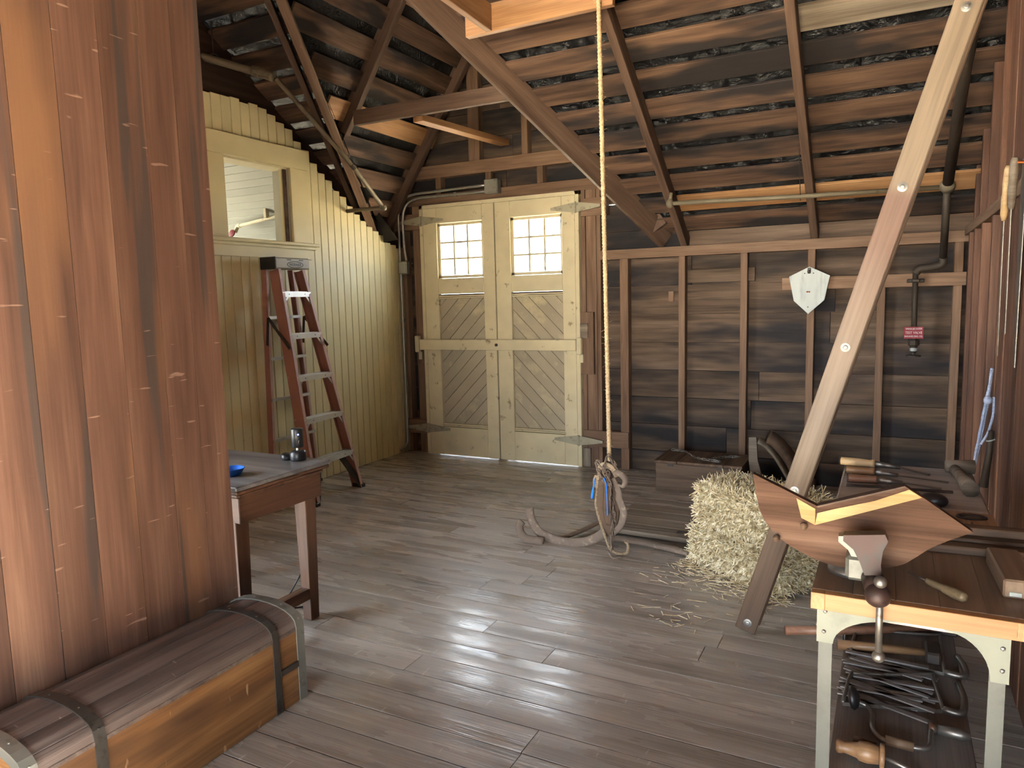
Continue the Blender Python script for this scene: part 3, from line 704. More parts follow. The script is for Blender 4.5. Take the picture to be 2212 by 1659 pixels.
# ------------------------------------------------------------------ step ladder
ld = thing('step_ladder', 'orange fibreglass step ladder with aluminium treads beside the yellow wall', 'ladder', (-3.75, 4.04, 0))
F0, F1, T0, T1 = Vector((-3.51, 3.757, 0)), Vector((-3.567, 4.32, 0)), Vector((-3.86, 3.865, 1.665)), Vector((-3.87, 4.135, 1.665))
R0, R1, S0, S1 = Vector((-3.99, 3.83, 0)), Vector((-4.01, 4.33, 0)), Vector((-3.975, 3.86, 1.665)), Vector((-3.975, 4.14, 1.665))
def chan(a, b, sgn, web=.085, fl=.024, nm='front_rail'):
    ax = (b-a).normalized(); out = Vector((1, 0, 0)); out = (out-ax*out.dot(ax)).normalized(); sd_ = Vector((0, sgn, 0))
    h = MB()
    h.beam(a - out*web/2 + sd_*0, b - out*web/2, web, .006, sd_)
    h.beam(a - out*web + sd_*fl/2*-1, b - out*web + sd_*fl/2*-1, fl, .006, out)
    ro = h.build(nm, fiber, ld)
    MB().beam(a + sd_*fl/2*-1, b + sd_*fl/2*-1, fl, .007, out).build('rail_edge', paint('lit_rail_edge', (196, 166, 156), (180, 148, 138), (.5, .7), 12, .45, .4, bump=0), ro)  # front flange paler than the web: light falling on it put into colour
    return ro
chan(F0, T0, -1); chan(F1, T1, 1)
chan(R0, S0, -1, .045, .02, 'rear_rail'); chan(R1, S1, 1, .045, .02, 'rear_rail')
for i in range(1, 6):
    t = (.3*i)/1.665*1.0
    a, b = F0.lerp(T0, t), F1.lerp(T1, t)
    h = MB(); dx = Vector((-.04, 0, 0))
    h.beam(a+dx+Vector((0, 0, -.003)), b+dx+Vector((0, 0, -.003)), .08, .006)
    h.beam(a+Vector((.003, 0, -.018)), b+Vector((.003, 0, -.018)), .036, .005, (1, 0, 0))
    for q in (-.015, -.04, -.065): h.beam(a+Vector((q, 0, .002)), b+Vector((q, 0, .002)), .006, .004)
    tr_ = h.build('tread', alu, ld)
    for p, q in ((a, b), (b, a)):
        u = (q-p).normalized()
        MB().beam(p+u*.006+Vector((.004, 0, -.085)), p+u*.055+Vector((.004, 0, -.03)), .014, .003, (1, 0, 0)).build('tread_brace', alu, tr_)
    for f_ in (.22, .78): MB().sphere(a.lerp(b, f_)+Vector((.006, 0, -.016)), .004, sub=1).build('rivet', iron, tr_)
for i in range(1, 5):
    t = (.3*i+.12)/1.665; a, b = R0.lerp(S0, t), R1.lerp(S1, t)
    MB().beam(a, b, .02, .03, (1, 0, 0)).build('rear_bar', alu, ld)
cp = MB().box((-3.985, 3.83, 1.665), (-3.845, 4.17, 1.745), .008).build('top_cap', capp, ld)
bx('cap_end', blackp, cp, (-3.992, 3.822, 1.660), (-3.842, 3.835, 1.748), .004)
RYZ = Matrix(((0, 0, 1, 0), (1, 0, 0, 0), (0, 1, 0, 0), (0, 0, 0, 1)))
text_mesh('WERNER', .03, blackp, cp, (-3.844, 4.02, 1.695), RYZ, 'embossed_lettering', wsc=1.0)
MB().tube([(-3.8445, 4.02+.078*math.cos(a*math.pi/16), 1.696+.022*math.sin(a*math.pi/16)) for a in range(33)], .002, 5).build('oval_rim', blackp, cp)
for q in (3.96, 4.08): bx('slot', blackp, cp, (-3.846, q-.02, 1.726), (-3.843, q+.02, 1.732), 0)
MB().beam((-3.74, 4.20, 1.10), (-3.95, 4.19, 1.32), .022, .004, (0, 1, 0)).beam((-3.95, 4.19, 1.32), (-3.985, 4.2, 1.12), .022, .004, (0, 1, 0)).build('spreader', iron, ld)
MB().beam((-3.74, 3.81, 1.1), (-3.93, 3.81, 1.32), .022, .004, (0, 1, 0)).beam((-3.93, 3.81, 1.32), (-3.985, 3.84, 1.12), .022, .004, (0, 1, 0)).build('spreader', iron, ld)
for f_ in (F0, F1):
    MB().box((f_.x-.10, f_.y-.022, 0), (f_.x+.004, f_.y+.022, .028), .004).build('foot', blackp, ld)
MB().beam(F1+Vector((-.01, -.01, .02)), F1.lerp(T1, .17)+Vector((-.04, -.12, 0)), .05, .006, (1, 0, 0)).build('foot_brace', iron, ld)
MB().beam(F0+Vector((-.01, .01, .02)), F0.lerp(T0, .17)+Vector((-.04, .12, 0)), .05, .006, (1, 0, 0)).build('foot_brace', iron, ld)
for f_ in (R0, R1): MB().box((f_.x-.05, f_.y-.02, 0), (f_.x+.01, f_.y+.02, .025), .004).build('foot', blackp, ld)

# ------------------------------------------------------------------ oak table
tb = thing('oak_table', 'dark oak table with square tapered legs behind the red partition', 'table', (-2.7, 2.16, 0))
TX0, TX1, TY0, TY1, TZ = -3.25, -2.182, 1.90, 2.43, .72
plank('table_top', tabletop_m, tb, (TX0, (TY0+TY1)/2, TZ-.009), (TX1, (TY0+TY1)/2, TZ-.009), TY1-TY0, .018, bev=.004)
MB().box((TX0+.004, TY0+.004, TZ-.034), (TX1-.004, TY1-.004, TZ-.018), .005).build('top_moulding', table_m, tb)
MB().box((TX0+.025, TY0+.025, TZ-.055), (TX1-.02, TY1-.025, TZ-.033), .008).build('top_moulding', table_m, tb)
for a, b, u_ in (((TX1-.045, TY0+.04, TZ-.105), (TX1-.045, TY1-.035, TZ-.105), (1, 0, 0)), ((TX0+.045, TY0+.04, TZ-.105), (TX0+.045, TY1-.04, TZ-.105), (1, 0, 0)), ((TX0+.04, TY1-.045, TZ-.105), (TX1-.035, TY1-.045, TZ-.105), (0, 1, 0)), ((TX0+.04, TY0+.05, TZ-.105), (TX1-.035, TY0+.05, TZ-.105), (0, 1, 0))):
    plank('apron', table_m, tb, a, b, .105, .022, u_)
def leg(x, y):
    M, L = frame((x, y, 0), (x, y, TZ-.06), (0, 1, 0)); h = MB()
    r = bmesh.ops.create_cube(h.bm, size=1, matrix=Matrix.Diagonal((L, .07, .07, 1)))
    for v in h.bm.verts:
        if v.co.x < 0: v.co.y *= .72; v.co.z *= .72
    es = list(h.bm.edges); bmesh.ops.bevel(h.bm, geom=es, offset=.003, segments=1, affect='EDGES')
    h.build('leg', table_m, tb, M=M)
for x in (TX0+.085, TX1-.095):
    for y in (TY0+.075, TY1-.075): leg(x, y)
plank('stretcher', table_m, tb, (TX1-.095, TY0+.09, .125), (TX1-.095, TY1-.09, .125), .045, .05, (0, 0, 1))
plank('stretcher', table_m, tb, (TX0+.085, TY0+.09, .125), (TX0+.085, TY1-.09, .125), .045, .05, (0, 0, 1))
plank('stretcher', table_m, tb, (TX0+.09, 2.165, .125), (TX1-.1, 2.165, .125), .05, .045, (0, 0, 1))
wc = thing('webcam', 'black cylinder camera standing on a round swivel base on the table', 'camera', (-2.32, 2.36, TZ))
WX, WY = -2.315, 2.37
MB().lathe([(.034, 0), (.036, .006), (.036, .034), (.030, .042), (.02, .045)], Matrix.Translation((WX, WY, TZ)), 20).build('base', blackp, wc, True)
MB().lathe([(.024, 0), (.028, .006), (.028, .02), (.02, .026)], Matrix.Translation((WX-.055, WY-.012, TZ+.001)) @ Matrix.Rotation(.25, 4, 'Y'), 18).build('side_dish', blackp, wc, True)
MB().tube([(WX, WY, TZ+.043), (WX, WY, TZ+.06)], .008, 10).build('neck', steel, wc)
body = MB().lathe([(.023, .058), (.026, .061), (.026, .138), (.024, .142), (.014, .143)], Matrix.Translation((WX, WY, TZ)), 22).build('body', blackp, wc, True)
MB().sphere((WX+.022, WY-.016, TZ+.118), .004, sub=1).build('blue_light', led, body)
MB().lathe([(.0, 0), (.013, .002), (.013, .004), (.0, .005)], Matrix.Translation((WX+.0245, WY-.008, TZ+.085)) @ Matrix.Rotation(math.radians(90), 4, 'Y'), 14).build('lens', iron, body)
bw = thing('blue_bowl', 'bright blue plastic bowl at the partition end of the table', 'bowl', (-2.33, 2.03, TZ))
MB().lathe([(.03, 0), (.034, .001), (.05, .028), (.052, .03), (.05, .031), (.046, .028), (.03, .004), (.0, .004)], Matrix.Translation((-2.365, 2.045, TZ)), 28).build('shell', bluep, bw, True)
MB().lathe([(.0, .004), (.036, .008), (.038, .011), (.0, .012)], Matrix.Translation((-2.365, 2.045, TZ)), 20).build('dark_contents', blackp, bw, True)
tag(MB().tube(smoothpath([(-2.42, 2.46, .30), (-2.44, 2.48, .16), (-2.50, 2.43, .01), (-2.47, 2.5, .006), (-2.38, 2.45, .006), (-2.46, 2.36, .006), (-2.6, 2.33, .006), (-2.8, 2.36, .006)], 6), .004, 6).build('power_cable', blackp, None, True), 'thin black cable lying on the floor under the oak table', 'cable')

# ------------------------------------------------------------------ domed trunk
tk = thing('domed_trunk', 'long domed wooden trunk with metal bands beside the red partition', 'trunk', (-2.0, 1.38, 0))
X0, X1, Y0, Y1, ZF, ZA = -2.163, -1.827, .90, 1.84, .272, .343
ring = [(X1, ZF)] + [(X0+(X1-X0)*(.5+.5*math.cos(math.pi*i/12)), ZF+(ZA-ZF)*math.sin(math.pi*i/12)**.8) for i in range(1, 12)] + [(X0, ZF)]
plank('front_board', trunk_side, tk, (X1-.011, Y0+.003, .135), (X1-.011, Y1-.003, .135), .266, .02, (1, 0, 0))
plank('back_board', trunk_side, tk, (X0+.011, Y0+.003, .135), (X0+.011, Y1-.003, .135), .266, .02, (1, 0, 0))
for y_ in (Y0+.012, Y1-.012):
    pts = [(X0+.004, .004), (X1-.004, .004), (X1-.004, ZF)] + [(x*.985+(X0+X1)/2*.015, z_-.006) for x, z_ in ring[1:-1]] + [(X0+.004, ZF)]
    MB().prism(pts, .02, Matrix.Translation((0, y_, 0)) @ R90).build('end_board', trunk_side, tk)
MB().box((X0+.01, Y0+.01, .0), (X1-.01, Y1-.01, .02)).build('bottom_board', dark_wood, tk)
for i in range(0, 12, 2):
    (xa, za), (xb, zb), (xc_, zc_) = ring[i], ring[i+1], ring[i+2]
    h = MB(); vs = []
    for y_ in (Y0, Y1):
        vs.append([h.bm.verts.new((x, y_, z_)) for x, z_ in ((xa, za), (xb, zb), (xc_, zc_))] + [h.bm.verts.new((x*.94-.12, y_, z_-.016)) for x, z_ in ((xc_, zc_), (xb, zb), (xa, za))])
    A, B = vs
    h.bm.faces.new(A); h.bm.faces.new(B[::-1])
    for j in range(6): h.bm.faces.new((A[j], A[(j+1) % 6], B[(j+1) % 6], B[j]))
    # local frame with x along the trunk
    c = Vector(((xa+xc_)/2, (Y0+Y1)/2, (za+zc_)/2)); Mx = Matrix(((0, -1, 0, c.x), (1, 0, 0, c.y), (0, 0, 1, c.z), (0, 0, 0, 1)))
    for v in h.bm.verts: v.co = Mx.inverted() @ v.co
    bmesh.ops.bevel(h.bm, geom=[e for e in h.bm.edges if abs(e.verts[0].co.x-e.verts[1].co.x) > .2], offset=.0025, segments=1, affect='EDGES')
    h.build('lid_stave', trunk_lid, tk, M=Mx)
def band(y_, w_, mat, nm, side=True):
    h = MB(); prof = ([(X1, .005)] if side else []) + ring + ([(X0, .005)] if side else [])
    cx = (X0+X1)/2
    o1 = [Vector((cx+(x-cx)*1.022, 0, z_+(.004 if z_ > .05 else 0))) for x, z_ in prof]; i1 = [Vector((x, 0, z_-.001)) for x, z_ in prof]
    rows = []
    for yy_ in (y_-w_/2, y_+w_/2): rows.append(([h.bm.verts.new(p+Vector((0, yy_, 0))) for p in o1], [h.bm.verts.new(p+Vector((0, yy_, 0))) for p in i1]))
    (oa, ia), (ob, ib) = rows
    for j in range(len(prof)-1):
        h.bm.faces.new((oa[j], oa[j+1], ob[j+1], ob[j])); h.bm.faces.new((oa[j], ia[j], ia[j+1], oa[j+1])); h.bm.faces.new((ob[j], ob[j+1], ib[j+1], ib[j]))
    bd = h.build(nm, mat, tk)
    for j in range(2, len(o1)-2, 3): MB().sphere(o1[j]+Vector((0, y_, .001)), .004, (1, 1, .6), 1).build('rivet', mat, bd)
    return bd
band(Y1-.014, .036, zinc, 'edge_band'); band(Y0+.014, .036, zinc, 'edge_band')
band(1.712, .028, band_m, 'strap_band'); band(1.09, .032, band_m, 'strap_band')
for y_ in (Y1+.001, Y0-.001):
    h = MB(); cx = (X0+X1)/2
    for j in range(len(ring)-1):
        (xa, za), (xb, zb) = ring[j], ring[j+1]
        q = [(xa, za), (xb, zb), (cx+(xb-cx)*.9, zb-.03), (cx+(xa-cx)*.9, za-.03)]
        h.bm.faces.new([h.bm.verts.new((x, y_, z_)) for x, z_ in q])
    h.build('end_rim', zinc, tk)
bx('hasp', band_m, tk, (X1-.002, 1.725, .13), (X1+.005, Y1-.03, .152), .001)
bx('lid_rail', trunk_lid, tk, (X1-.012, Y0+.04, ZF-.012), (X1+.002, Y1-.035, ZF+.002), .002)

# ------------------------------------------------------------------ hanging rope and tangle
rg = thing('hanging_rope', 'thick hemp rope hanging from the new orange beam', 'rope', (-1.337, 3.69, .52))
MB().rope([(-1.372, 3.69, 2.98), (-1.36, 3.69, 2.2), (-1.345, 3.69, 1.2), (-1.337, 3.69, .52)], .0135).build('rope', rope_m, rg, True)
h = MB()
for i in range(90):
    z_ = random.uniform(.55, 2.95); x_ = -1.337-.035*(z_-.52)/2.46; a = random.uniform(0, 6.28); l = random.uniform(.008, .02)
    p = Vector((x_+.012*math.cos(a), 3.69+.012*math.sin(a), z_)); h.tube([p, p+Vector((l*math.cos(a), l*math.sin(a), random.uniform(-.012, .012)))], .0009, 3)
tag(h.build('fibres', rope_m, rg), kind='stuff')
tg = thing('rigging_tangle', 'knotted bundle of chain, leather straps and hook at the rope end', 'rigging', (-1.33, 3.68, 0))
def link_mesh(h, c, ax, r=.016, wire=.0035):
    ax = Vector(ax).normalized(); s_ = ax.orthogonal().normalized(); s_.rotate(Matrix.Rotation(random.uniform(0, 3.14), 3, ax))
    pts = []
    for k in range(13):
        a = 2*math.pi*k/12; pts.append(Vector(c) + ax*math.cos(a)*r*1.55 + s_*math.sin(a)*r*.7)
    h.tube(pts, wire, 5, cap=False)
def chain(name, par, pts, mat=rust, r=.013, wire=.003, step=.03):
    pts = resample(smoothpath(pts, 5), step); h = MB()
    for i in range(len(pts)-1):
        link_mesh(h, (pts[i]+pts[i+1])/2, pts[i+1]-pts[i], r, wire)
    return h.build(name, mat, par, True)
chain('chain', tg, [(-1.33, 3.67, .55), (-1.30, 3.66, .50), (-1.36, 3.65, .49), (-1.395, 3.66, .51), (-1.37, 3.64, .44), (-1.32, 3.64, .40), (-1.33, 3.65, .46)])
chain('chain', tg, [(-1.34, 3.65, .54), (-1.35, 3.64, .47), (-1.31, 3.63, .40), (-1.32, 3.64, .30), (-1.315, 3.65, .2), (-1.318, 3.66, .1), (-1.315, 3.66, .03)])
chain('chain', tg, [(-1.32, 3.66, .53), (-1.28, 3.66, .47), (-1.25, 3.66, .44)])
chain('chain', tg, [(-1.36, 3.67, .50), (-1.32, 3.655, .36), (-1.30, 3.65, .25), (-1.30, 3.66, .12)])
MB().tube(smoothpath([(-1.30, 3.65, .46), (-1.265, 3.645, .465), (-1.235, 3.65, .435), (-1.245, 3.65, .395), (-1.275, 3.65, .40)], 6), [.011, .013, .0145, .016, .017, .018, .018, .018, .018, .018, .018, .018, .018, .017, .016, .014, .013, .012, .011, .01, .009, .008, .007, .006, .005], 10).build('hook', rust, tg, True)
def strap(pts, w_, par, mat=leather, nm='leather_strap'):
    pts = smoothpath(pts, 5); n = len(pts)
    return MB().tube(pts, [w_*(1-.35*abs(i/(n-1)-.5)*2) for i in range(n)], 8, flat=.28, upv=(0, 1, 0)).build(nm, mat, par, True)
strap([(-1.33, 3.66, .44), (-1.37, 3.65, .38), (-1.375, 3.65, .28), (-1.35, 3.655, .18), (-1.32, 3.66, .12)], .035, tg)
strap([(-1.31, 3.66, .43), (-1.275, 3.65, .37), (-1.27, 3.65, .32), (-1.245, 3.65, .25), (-1.26, 3.65, .18), (-1.30, 3.66, .13)], .024, tg, rust, 'iron_hame')
strap([(-1.34, 3.64, .42), (-1.33, 3.635, .33), (-1.335, 3.64, .24), (-1.33, 3.65, .17)], .026, tg)
strap([(-1.36, 3.66, .50), (-1.38, 3.66, .44), (-1.37, 3.66, .34), (-1.34, 3.66, .22), (-1.325, 3.665, .1)], .026, tg)
strap([(-1.345, 3.67, .46), (-1.31, 3.67, .36), (-1.30, 3.67, .26), (-1.31, 3.67, .15)], .03, tg)
strap([(-1.39, 3.655, .47), (-1.36, 3.65, .50), (-1.31, 3.65, .49), (-1.285, 3.655, .44)], .018, tg, rope_old, 'frayed_knot')
strap([(-1.40, 3.655, .44), (-1.405, 3.65, .40), (-1.385, 3.65, .36)], .016, tg, rope_old, 'frayed_knot')
MB().rope(smoothpath([(-1.38, 3.65, .46), (-1.395, 3.645, .36), (-1.40, 3.645, .27), (-1.375, 3.65, .17), (-1.345, 3.655, .08), (-1.325, 3.66, .03), (-1.28, 3.66, .012), (-1.235, 3.67, .02), (-1.235, 3.69, .06), (-1.255, 3.7, .07)], 5), .009).build('rope_end', rope_old, tg, True)
MB().tube(smoothpath([(-1.40, 3.64, .43), (-1.41, 3.63, .37), (-1.418, 3.63, .315)], 5), [.003, .003, .003, .004, .004, .005, .006, .007, .008, .008, .007], 6).build('blue_string', bluestr, tg, True)
MB().tube(smoothpath([(-1.345, 3.62, .44), (-1.327, 3.61, .40), (-1.322, 3.61, .3), (-1.322, 3.61, .235)], 5), .0035, 6).build('blue_string', bluestr, tg, True)
MB().tube(smoothpath([(-1.325, 3.62, .03), (-1.29, 3.6, .006), (-1.27, 3.61, .008), (-1.25, 3.63, .008)], 5), .005, 6).build('iron_ring', rust, tg, True)
gp = thing('hay_grapple', 'rusty curved iron tines lying on the floor under the rope', 'hay grapple', (-1.6, 3.75, 0))
def flatbar(pts, w_, th, par, nm, mat=rust):
    pts = smoothpath(pts, 6)
    return MB().tube(pts, w_, 8, flat=th/w_, upv=(0, 0, 1)).build(nm, mat, par, True)
MB().tube(smoothpath([(-1.857, 3.74, .185), (-1.84, 3.73, .12), (-1.79, 3.72, .055), (-1.70, 3.715, .022), (-1.60, 3.71, .016), (-1.49, 3.71, .035), (-1.40, 3.71, .085), (-1.36, 3.71, .14)], 6), .028, 10, flat=.4, upv=(0, 1, 0)).build('tine', rust, gp, True)
MB().tube(smoothpath([(-1.885, 3.70, .11), (-1.90, 3.69, .085), (-1.885, 3.68, .045), (-1.84, 3.67, .02), (-1.74, 3.68, .014)], 6), .024, 10, flat=.6, upv=(0, 1, 0)).build('tine_socket', rust, gp, True)
MB().tube(smoothpath([(-1.68, 3.74, .02), (-1.63, 3.82, .022), (-1.58, 3.95, .03), (-1.53, 4.1, .045)], 6), .02, 8, flat=.5, upv=(0, 0, 1)).build('tine', rust, gp, True)
ib = MB().tube(smoothpath([(-1.40, 3.87, .022), (-1.2, 3.86, .024), (-1.05, 3.83, .022), (-.92, 3.80, .018)], 6), .03, 8, flat=.55, upv=(0, 0, 1)).build('iron_bar', rust, None, True)
tag(ib, 'flat rusty iron bar lying on the floor in front of the wooden hatch panel', 'bar')
hp = thing('hatch_panel', 'flat grey wooden panel lying on the floor behind the iron bar', 'panel', (-1.3, 4.2, 0))
Mh, Lh = frame((-1.44, 4.05, .028), (-.86, 4.03, .028))
for i in range(4):
    y_ = i*.145
    MB().box((-Lh/2-.02*i, y_-.07, -.014), (Lh/2, y_+.07, .014), .003).build('panel_board', old_grey, hp, M=Mh)
for q in (-Lh/2+.075, Lh/2-.075): MB().box((q-.025, .02, -.028), (q+.025, .5, -.014)).build('batten', dark_wood, hp, M=Mh)
MB().tube([(-1.06, 4.03, .045), (-1.02, 4.02, .045), (-.99, 4.03, .045), (-1.0, 4.06, .045), (-1.05, 4.06, .045), (-1.06, 4.03, .045)], .004, 6).tube([(-1.4, 4.03, .043), (-1.2, 4.035, .043), (-1.06, 4.04, .043)], .003, 5).build('wire_latch', iron, hp)

# ------------------------------------------------------------------ wooden box with chain
wbx = thing('wooden_box', 'low brown wooden box with hinged lid against the back wall', 'box', (-1.18, 5.25, 0))
plank('front', dark_wood, wbx, (-1.478, 5.06, .105), (-.879, 5.06, .105), .205, .018, (0, -1, 0)); plank('back', dark_wood, wbx, (-1.478, 5.44, .105), (-.879, 5.44, .105), .205, .018, (0, -1, 0))
plank('side', dark_wood, wbx, (-1.469, 5.07, .105), (-1.469, 5.43, .105), .205, .018, (1, 0, 0)); plank('side', dark_wood, wbx, (-.888, 5.07, .105), (-.888, 5.43, .105), .205, .018, (1, 0, 0))
bx('bottom', dark_wood, wbx, (-1.46, 5.07, 0), (-.89, 5.43, .015))
for a, b in ((-1.487, -1.325), (-1.322, -1.0), (-.997, -.87)):
    plank('lid_board', old_grey if a > 9 else dark_wood, wbx, ((a+b)/2, 5.045, .219), ((a+b)/2, 5.455, .219), b-a, .018, (0, 0, 1))
for x in (-1.37, -1.02): bx('hinge', iron, wbx, (x-.02, 5.046, .19), (x+.02, 5.052, .222), .001)
ch = chain('link_chain', None, [(-1.44, 5.38, .242), (-1.36, 5.36, .243), (-1.30, 5.30, .242), (-1.22, 5.17, .242), (-1.12, 5.12, .243), (-1.04, 5.10, .242), (-1.10, 5.16, .243), (-1.02, 5.26, .242), (-.94, 5.30, .243)], steel, .012, .003, .027)
tag(ch, 'dark link chain lying across the lid of the wooden box', 'chain')

# horse collar like half hoop
hc = thing('curved_yoke', 'dark curved leather collar standing against the back wall beside the box', 'collar', (-.74, 5.3, 0))
pts = [(x+.05, z_) for x, z_ in [(-.88, 0), (-.89, .12), (-.905, .25), (-.905, .405), (-.855, .41), (-.845, .25), (-.81, .12), (-.77, .0)]]
MB().prism(pts, .03, Matrix.Translation((0, 5.22, 0)) @ R90).build('end_plate', old_grey, hc)
arc = [(-.74, 5.30, .40), (-.69, 5.31, .37), (-.62, 5.32, .29), (-.56, 5.33, .19), (-.50, 5.34, .09), (-.44, 5.35, .06)]
MB().tube(smoothpath([(x-.06, y_-.05, z_-.02) for x, y_, z_ in arc], 5), .055, 12, flat=.35, upv=(1, 0, 1)).build('inner_band', canvas, hc, True)
MB().tube(smoothpath(arc, 5), .09, 14, flat=.5, upv=(1, 0, 1)).build('collar_pad', leather, hc, True)

# ------------------------------------------------------------------ straw bales
def bale(name, label, c, L, D, Hh, ang, seed, topout=1.0):
    rnd = random.Random(seed)
    th = thing(name, label, 'hay bale', (c[0], c[1], c[2]), 'small straw bales beside the leaning board')
    M = Matrix.Translation(c) @ Matrix.Rotation(math.radians(ang), 4, 'Z')
    h = MB(); h.box((-L/2+.012, -D/2+.012, .008), (L/2-.012, D/2-.012, Hh-.01)); 
    bmesh.ops.subdivide_edges(h.bm, edges=list(h.bm.edges), cuts=5, use_grid_fill=True)
    for v in h.bm.verts: v.co += Vector((rnd.uniform(-.008, .008), rnd.uniform(-.008, .008), rnd.uniform(-.004, .006)))
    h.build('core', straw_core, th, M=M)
    vs, fs = [], []
    def add(p, dv, ln, wd):
        dv = dv.normalized(); s1 = dv.orthogonal().normalized(); s2 = dv.cross(s1); i = len(vs)
        bend = Vector((rnd.uniform(-.2, .2), rnd.uniform(-.2, .2), rnd.uniform(-.2, .2)))*ln
        for q in (p-dv*ln/2, p+dv*ln/2+bend*.1):
            for k in range(3):
                a = 2.1*k; vs.append(q+(s1*math.cos(a)+s2*math.sin(a))*wd)
        for k in range(3): fs.append((i+k, i+(k+1) % 3, i+3+(k+1) % 3, i+3+k))
    faces = [((0, -1, 0), L, Hh, 2300), ((1, 0, 0), D, Hh, 1400), ((-1, 0, 0), D, Hh, 1200), ((0, 0, 1), L, D, 1800), ((0, 1, 0), L, Hh, 500)]
    for n_, a_, b_, cnt in faces:
        n_ = Vector(n_)
        for _ in range(cnt):
            u_, v_ = rnd.uniform(-.5, .5), rnd.uniform(-.5, .5)
            if not n_.z: v_ *= .86
            if abs(n_.y): p = Vector((u_*L, n_.y*D/2, (v_+.5)*Hh)); tn = Vector((rnd.gauss(0, .5), 0, rnd.gauss(0, .8)))
            elif abs(n_.x): p = Vector((n_.x*L/2, u_*D, (v_+.5)*Hh)); tn = Vector((0, rnd.gauss(0, .7), rnd.gauss(0, .7)))
            else: p = Vector((u_*L, v_*D, Hh)); tn = Vector((rnd.gauss(0, .8), rnd.gauss(0, .8), 0))
            out = abs(rnd.gauss(0, .35)) if rnd.random() < .85 else rnd.uniform(.5, 1.6)
            out *= topout if n_.z else 1.0
            dv = tn + n_*out; ln = rnd.uniform(.045, .13) if out < .5 else rnd.uniform(.05, .10)
            q = p + n_*rnd.uniform(-.01, .008) + n_*out*.012
            if q.z-ln*.5*abs(dv.normalized().z) + c[2] < .002: q.z += ln*.5
            add(q, dv, ln, rnd.uniform(.0014, .0027))
    me = bpy.data.meshes.new('straw'); me.from_pydata(vs, [], fs); me.materials.append(straw_m)
    o = bpy.data.objects.new('straw', me); link(o, th, M); o['kind'] = 'stuff'
    for xx in (-L*.22, L*.22):
        rr = [(xx, -D/2-.006, .0), (xx, -D/2-.008, Hh*.5), (xx, -D/2-.006, Hh+.004), (xx, 0, Hh+.006), (xx, D/2, Hh+.004), (xx, D/2+.006, .01)]
        MB().tube(rr, .0016, 5).build('twine', rope_m, th, M=M)
    return th
ca, sa = math.cos(math.radians(-32.5)), math.sin(math.radians(-32.5))
def bc(lx, ly): return (-.881+ca*lx-sa*ly, 3.722+sa*lx+ca*ly)
x_, y_ = bc(.275, .16); bale('straw_bale', 'lower small straw bale resting on the floor by the leaning board', (x_, y_, .0), .56, .32, .2, -32.5, 3, .08)
x_, y_ = bc(.275, .18); bale('straw_bale', 'upper small straw bale stacked on another bale', (x_, y_, .222), .52, .31, .2, -30, 5)
# loose straw
rnd = random.Random(11); vs, fs = [], []
for _ in range(420):
    t = rnd.random(); far = rnd.random()
    bxx, byy = bc(rnd.uniform(-.05, .62), -abs(rnd.gauss(0, .07 if far < .8 else .22)))
    a = rnd.uniform(0, 6.28); ln = rnd.uniform(.01, .045); i = len(vs); wd = rnd.uniform(.001, .002); z0 = rnd.uniform(.0005, .006)
    d_ = Vector((math.cos(a), math.sin(a), rnd.uniform(-.03, .05))); s_ = Vector((-math.sin(a), math.cos(a), 0)); p = Vector((bxx, byy, z0+.002))
    for q in (p-d_*ln, p+d_*ln): vs += [q-s_*wd, q+s_*wd, q+Vector((0, 0, wd))]
    for k in range(3): fs.append((i+k, i+(k+1) % 3, i+3+(k+1) % 3, i+3+k))
for _ in range(26):
    bxx, byy = -.82+rnd.gauss(0, .08), 3.02+rnd.gauss(0, .07); a = rnd.uniform(0, 6.28); ln = rnd.uniform(.008, .03); i = len(vs); wd = .0018
    d_ = Vector((math.cos(a), math.sin(a), .02)); s_ = Vector((-math.sin(a), math.cos(a), 0)); p = Vector((bxx, byy, .003))
    for q in (p-d_*ln, p+d_*ln): vs += [q-s_*wd, q+s_*wd, q+Vector((0, 0, wd))]
    for k in range(3): fs.append((i+k, i+(k+1) % 3, i+3+(k+1) % 3, i+3+k))
me = bpy.data.meshes.new('loose_straw'); me.from_pydata(vs, [], fs); me.materials.append(straw_m)
o = bpy.data.objects.new('loose_straw', me); link(o); tag(o, 'loose straw stalks scattered on the floor around the bales', 'straw', kind='stuff')

# ------------------------------------------------------------------ leaning double board
br = thing('leaning_brace', 'long pale bolted double board leaning from the floor to the right wall', 'brace board', (-.52, 3.0, 0))
A, B = Vector((-.498, 3.0, .012)), Vector((.272, 3.0, 2.60)); ax = (B-A).normalized(); sd2 = Vector((0, 1, 0)).cross(ax)
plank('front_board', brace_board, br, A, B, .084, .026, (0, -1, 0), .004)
plank('rear_board', dark_wood, br, A+Vector((.016, .03, .03)), B+Vector((.016, .03, 0)), .08, .026, (0, -1, 0), .004)
for zz in (.05, .628, 1.194, 1.765, 2.339):
    t = (zz-A.z)/(B.z-A.z); p = A.lerp(B, t)
    MB().lathe([(.017, 0), (.017, .003), (.009, .004), (.009, .009), (.005, .010)], Matrix.Translation(p+Vector((0, -.012, 0))) @ Matrix.Rotation(math.radians(90), 4, 'X'), 14).build('bolt', steel, br, False)

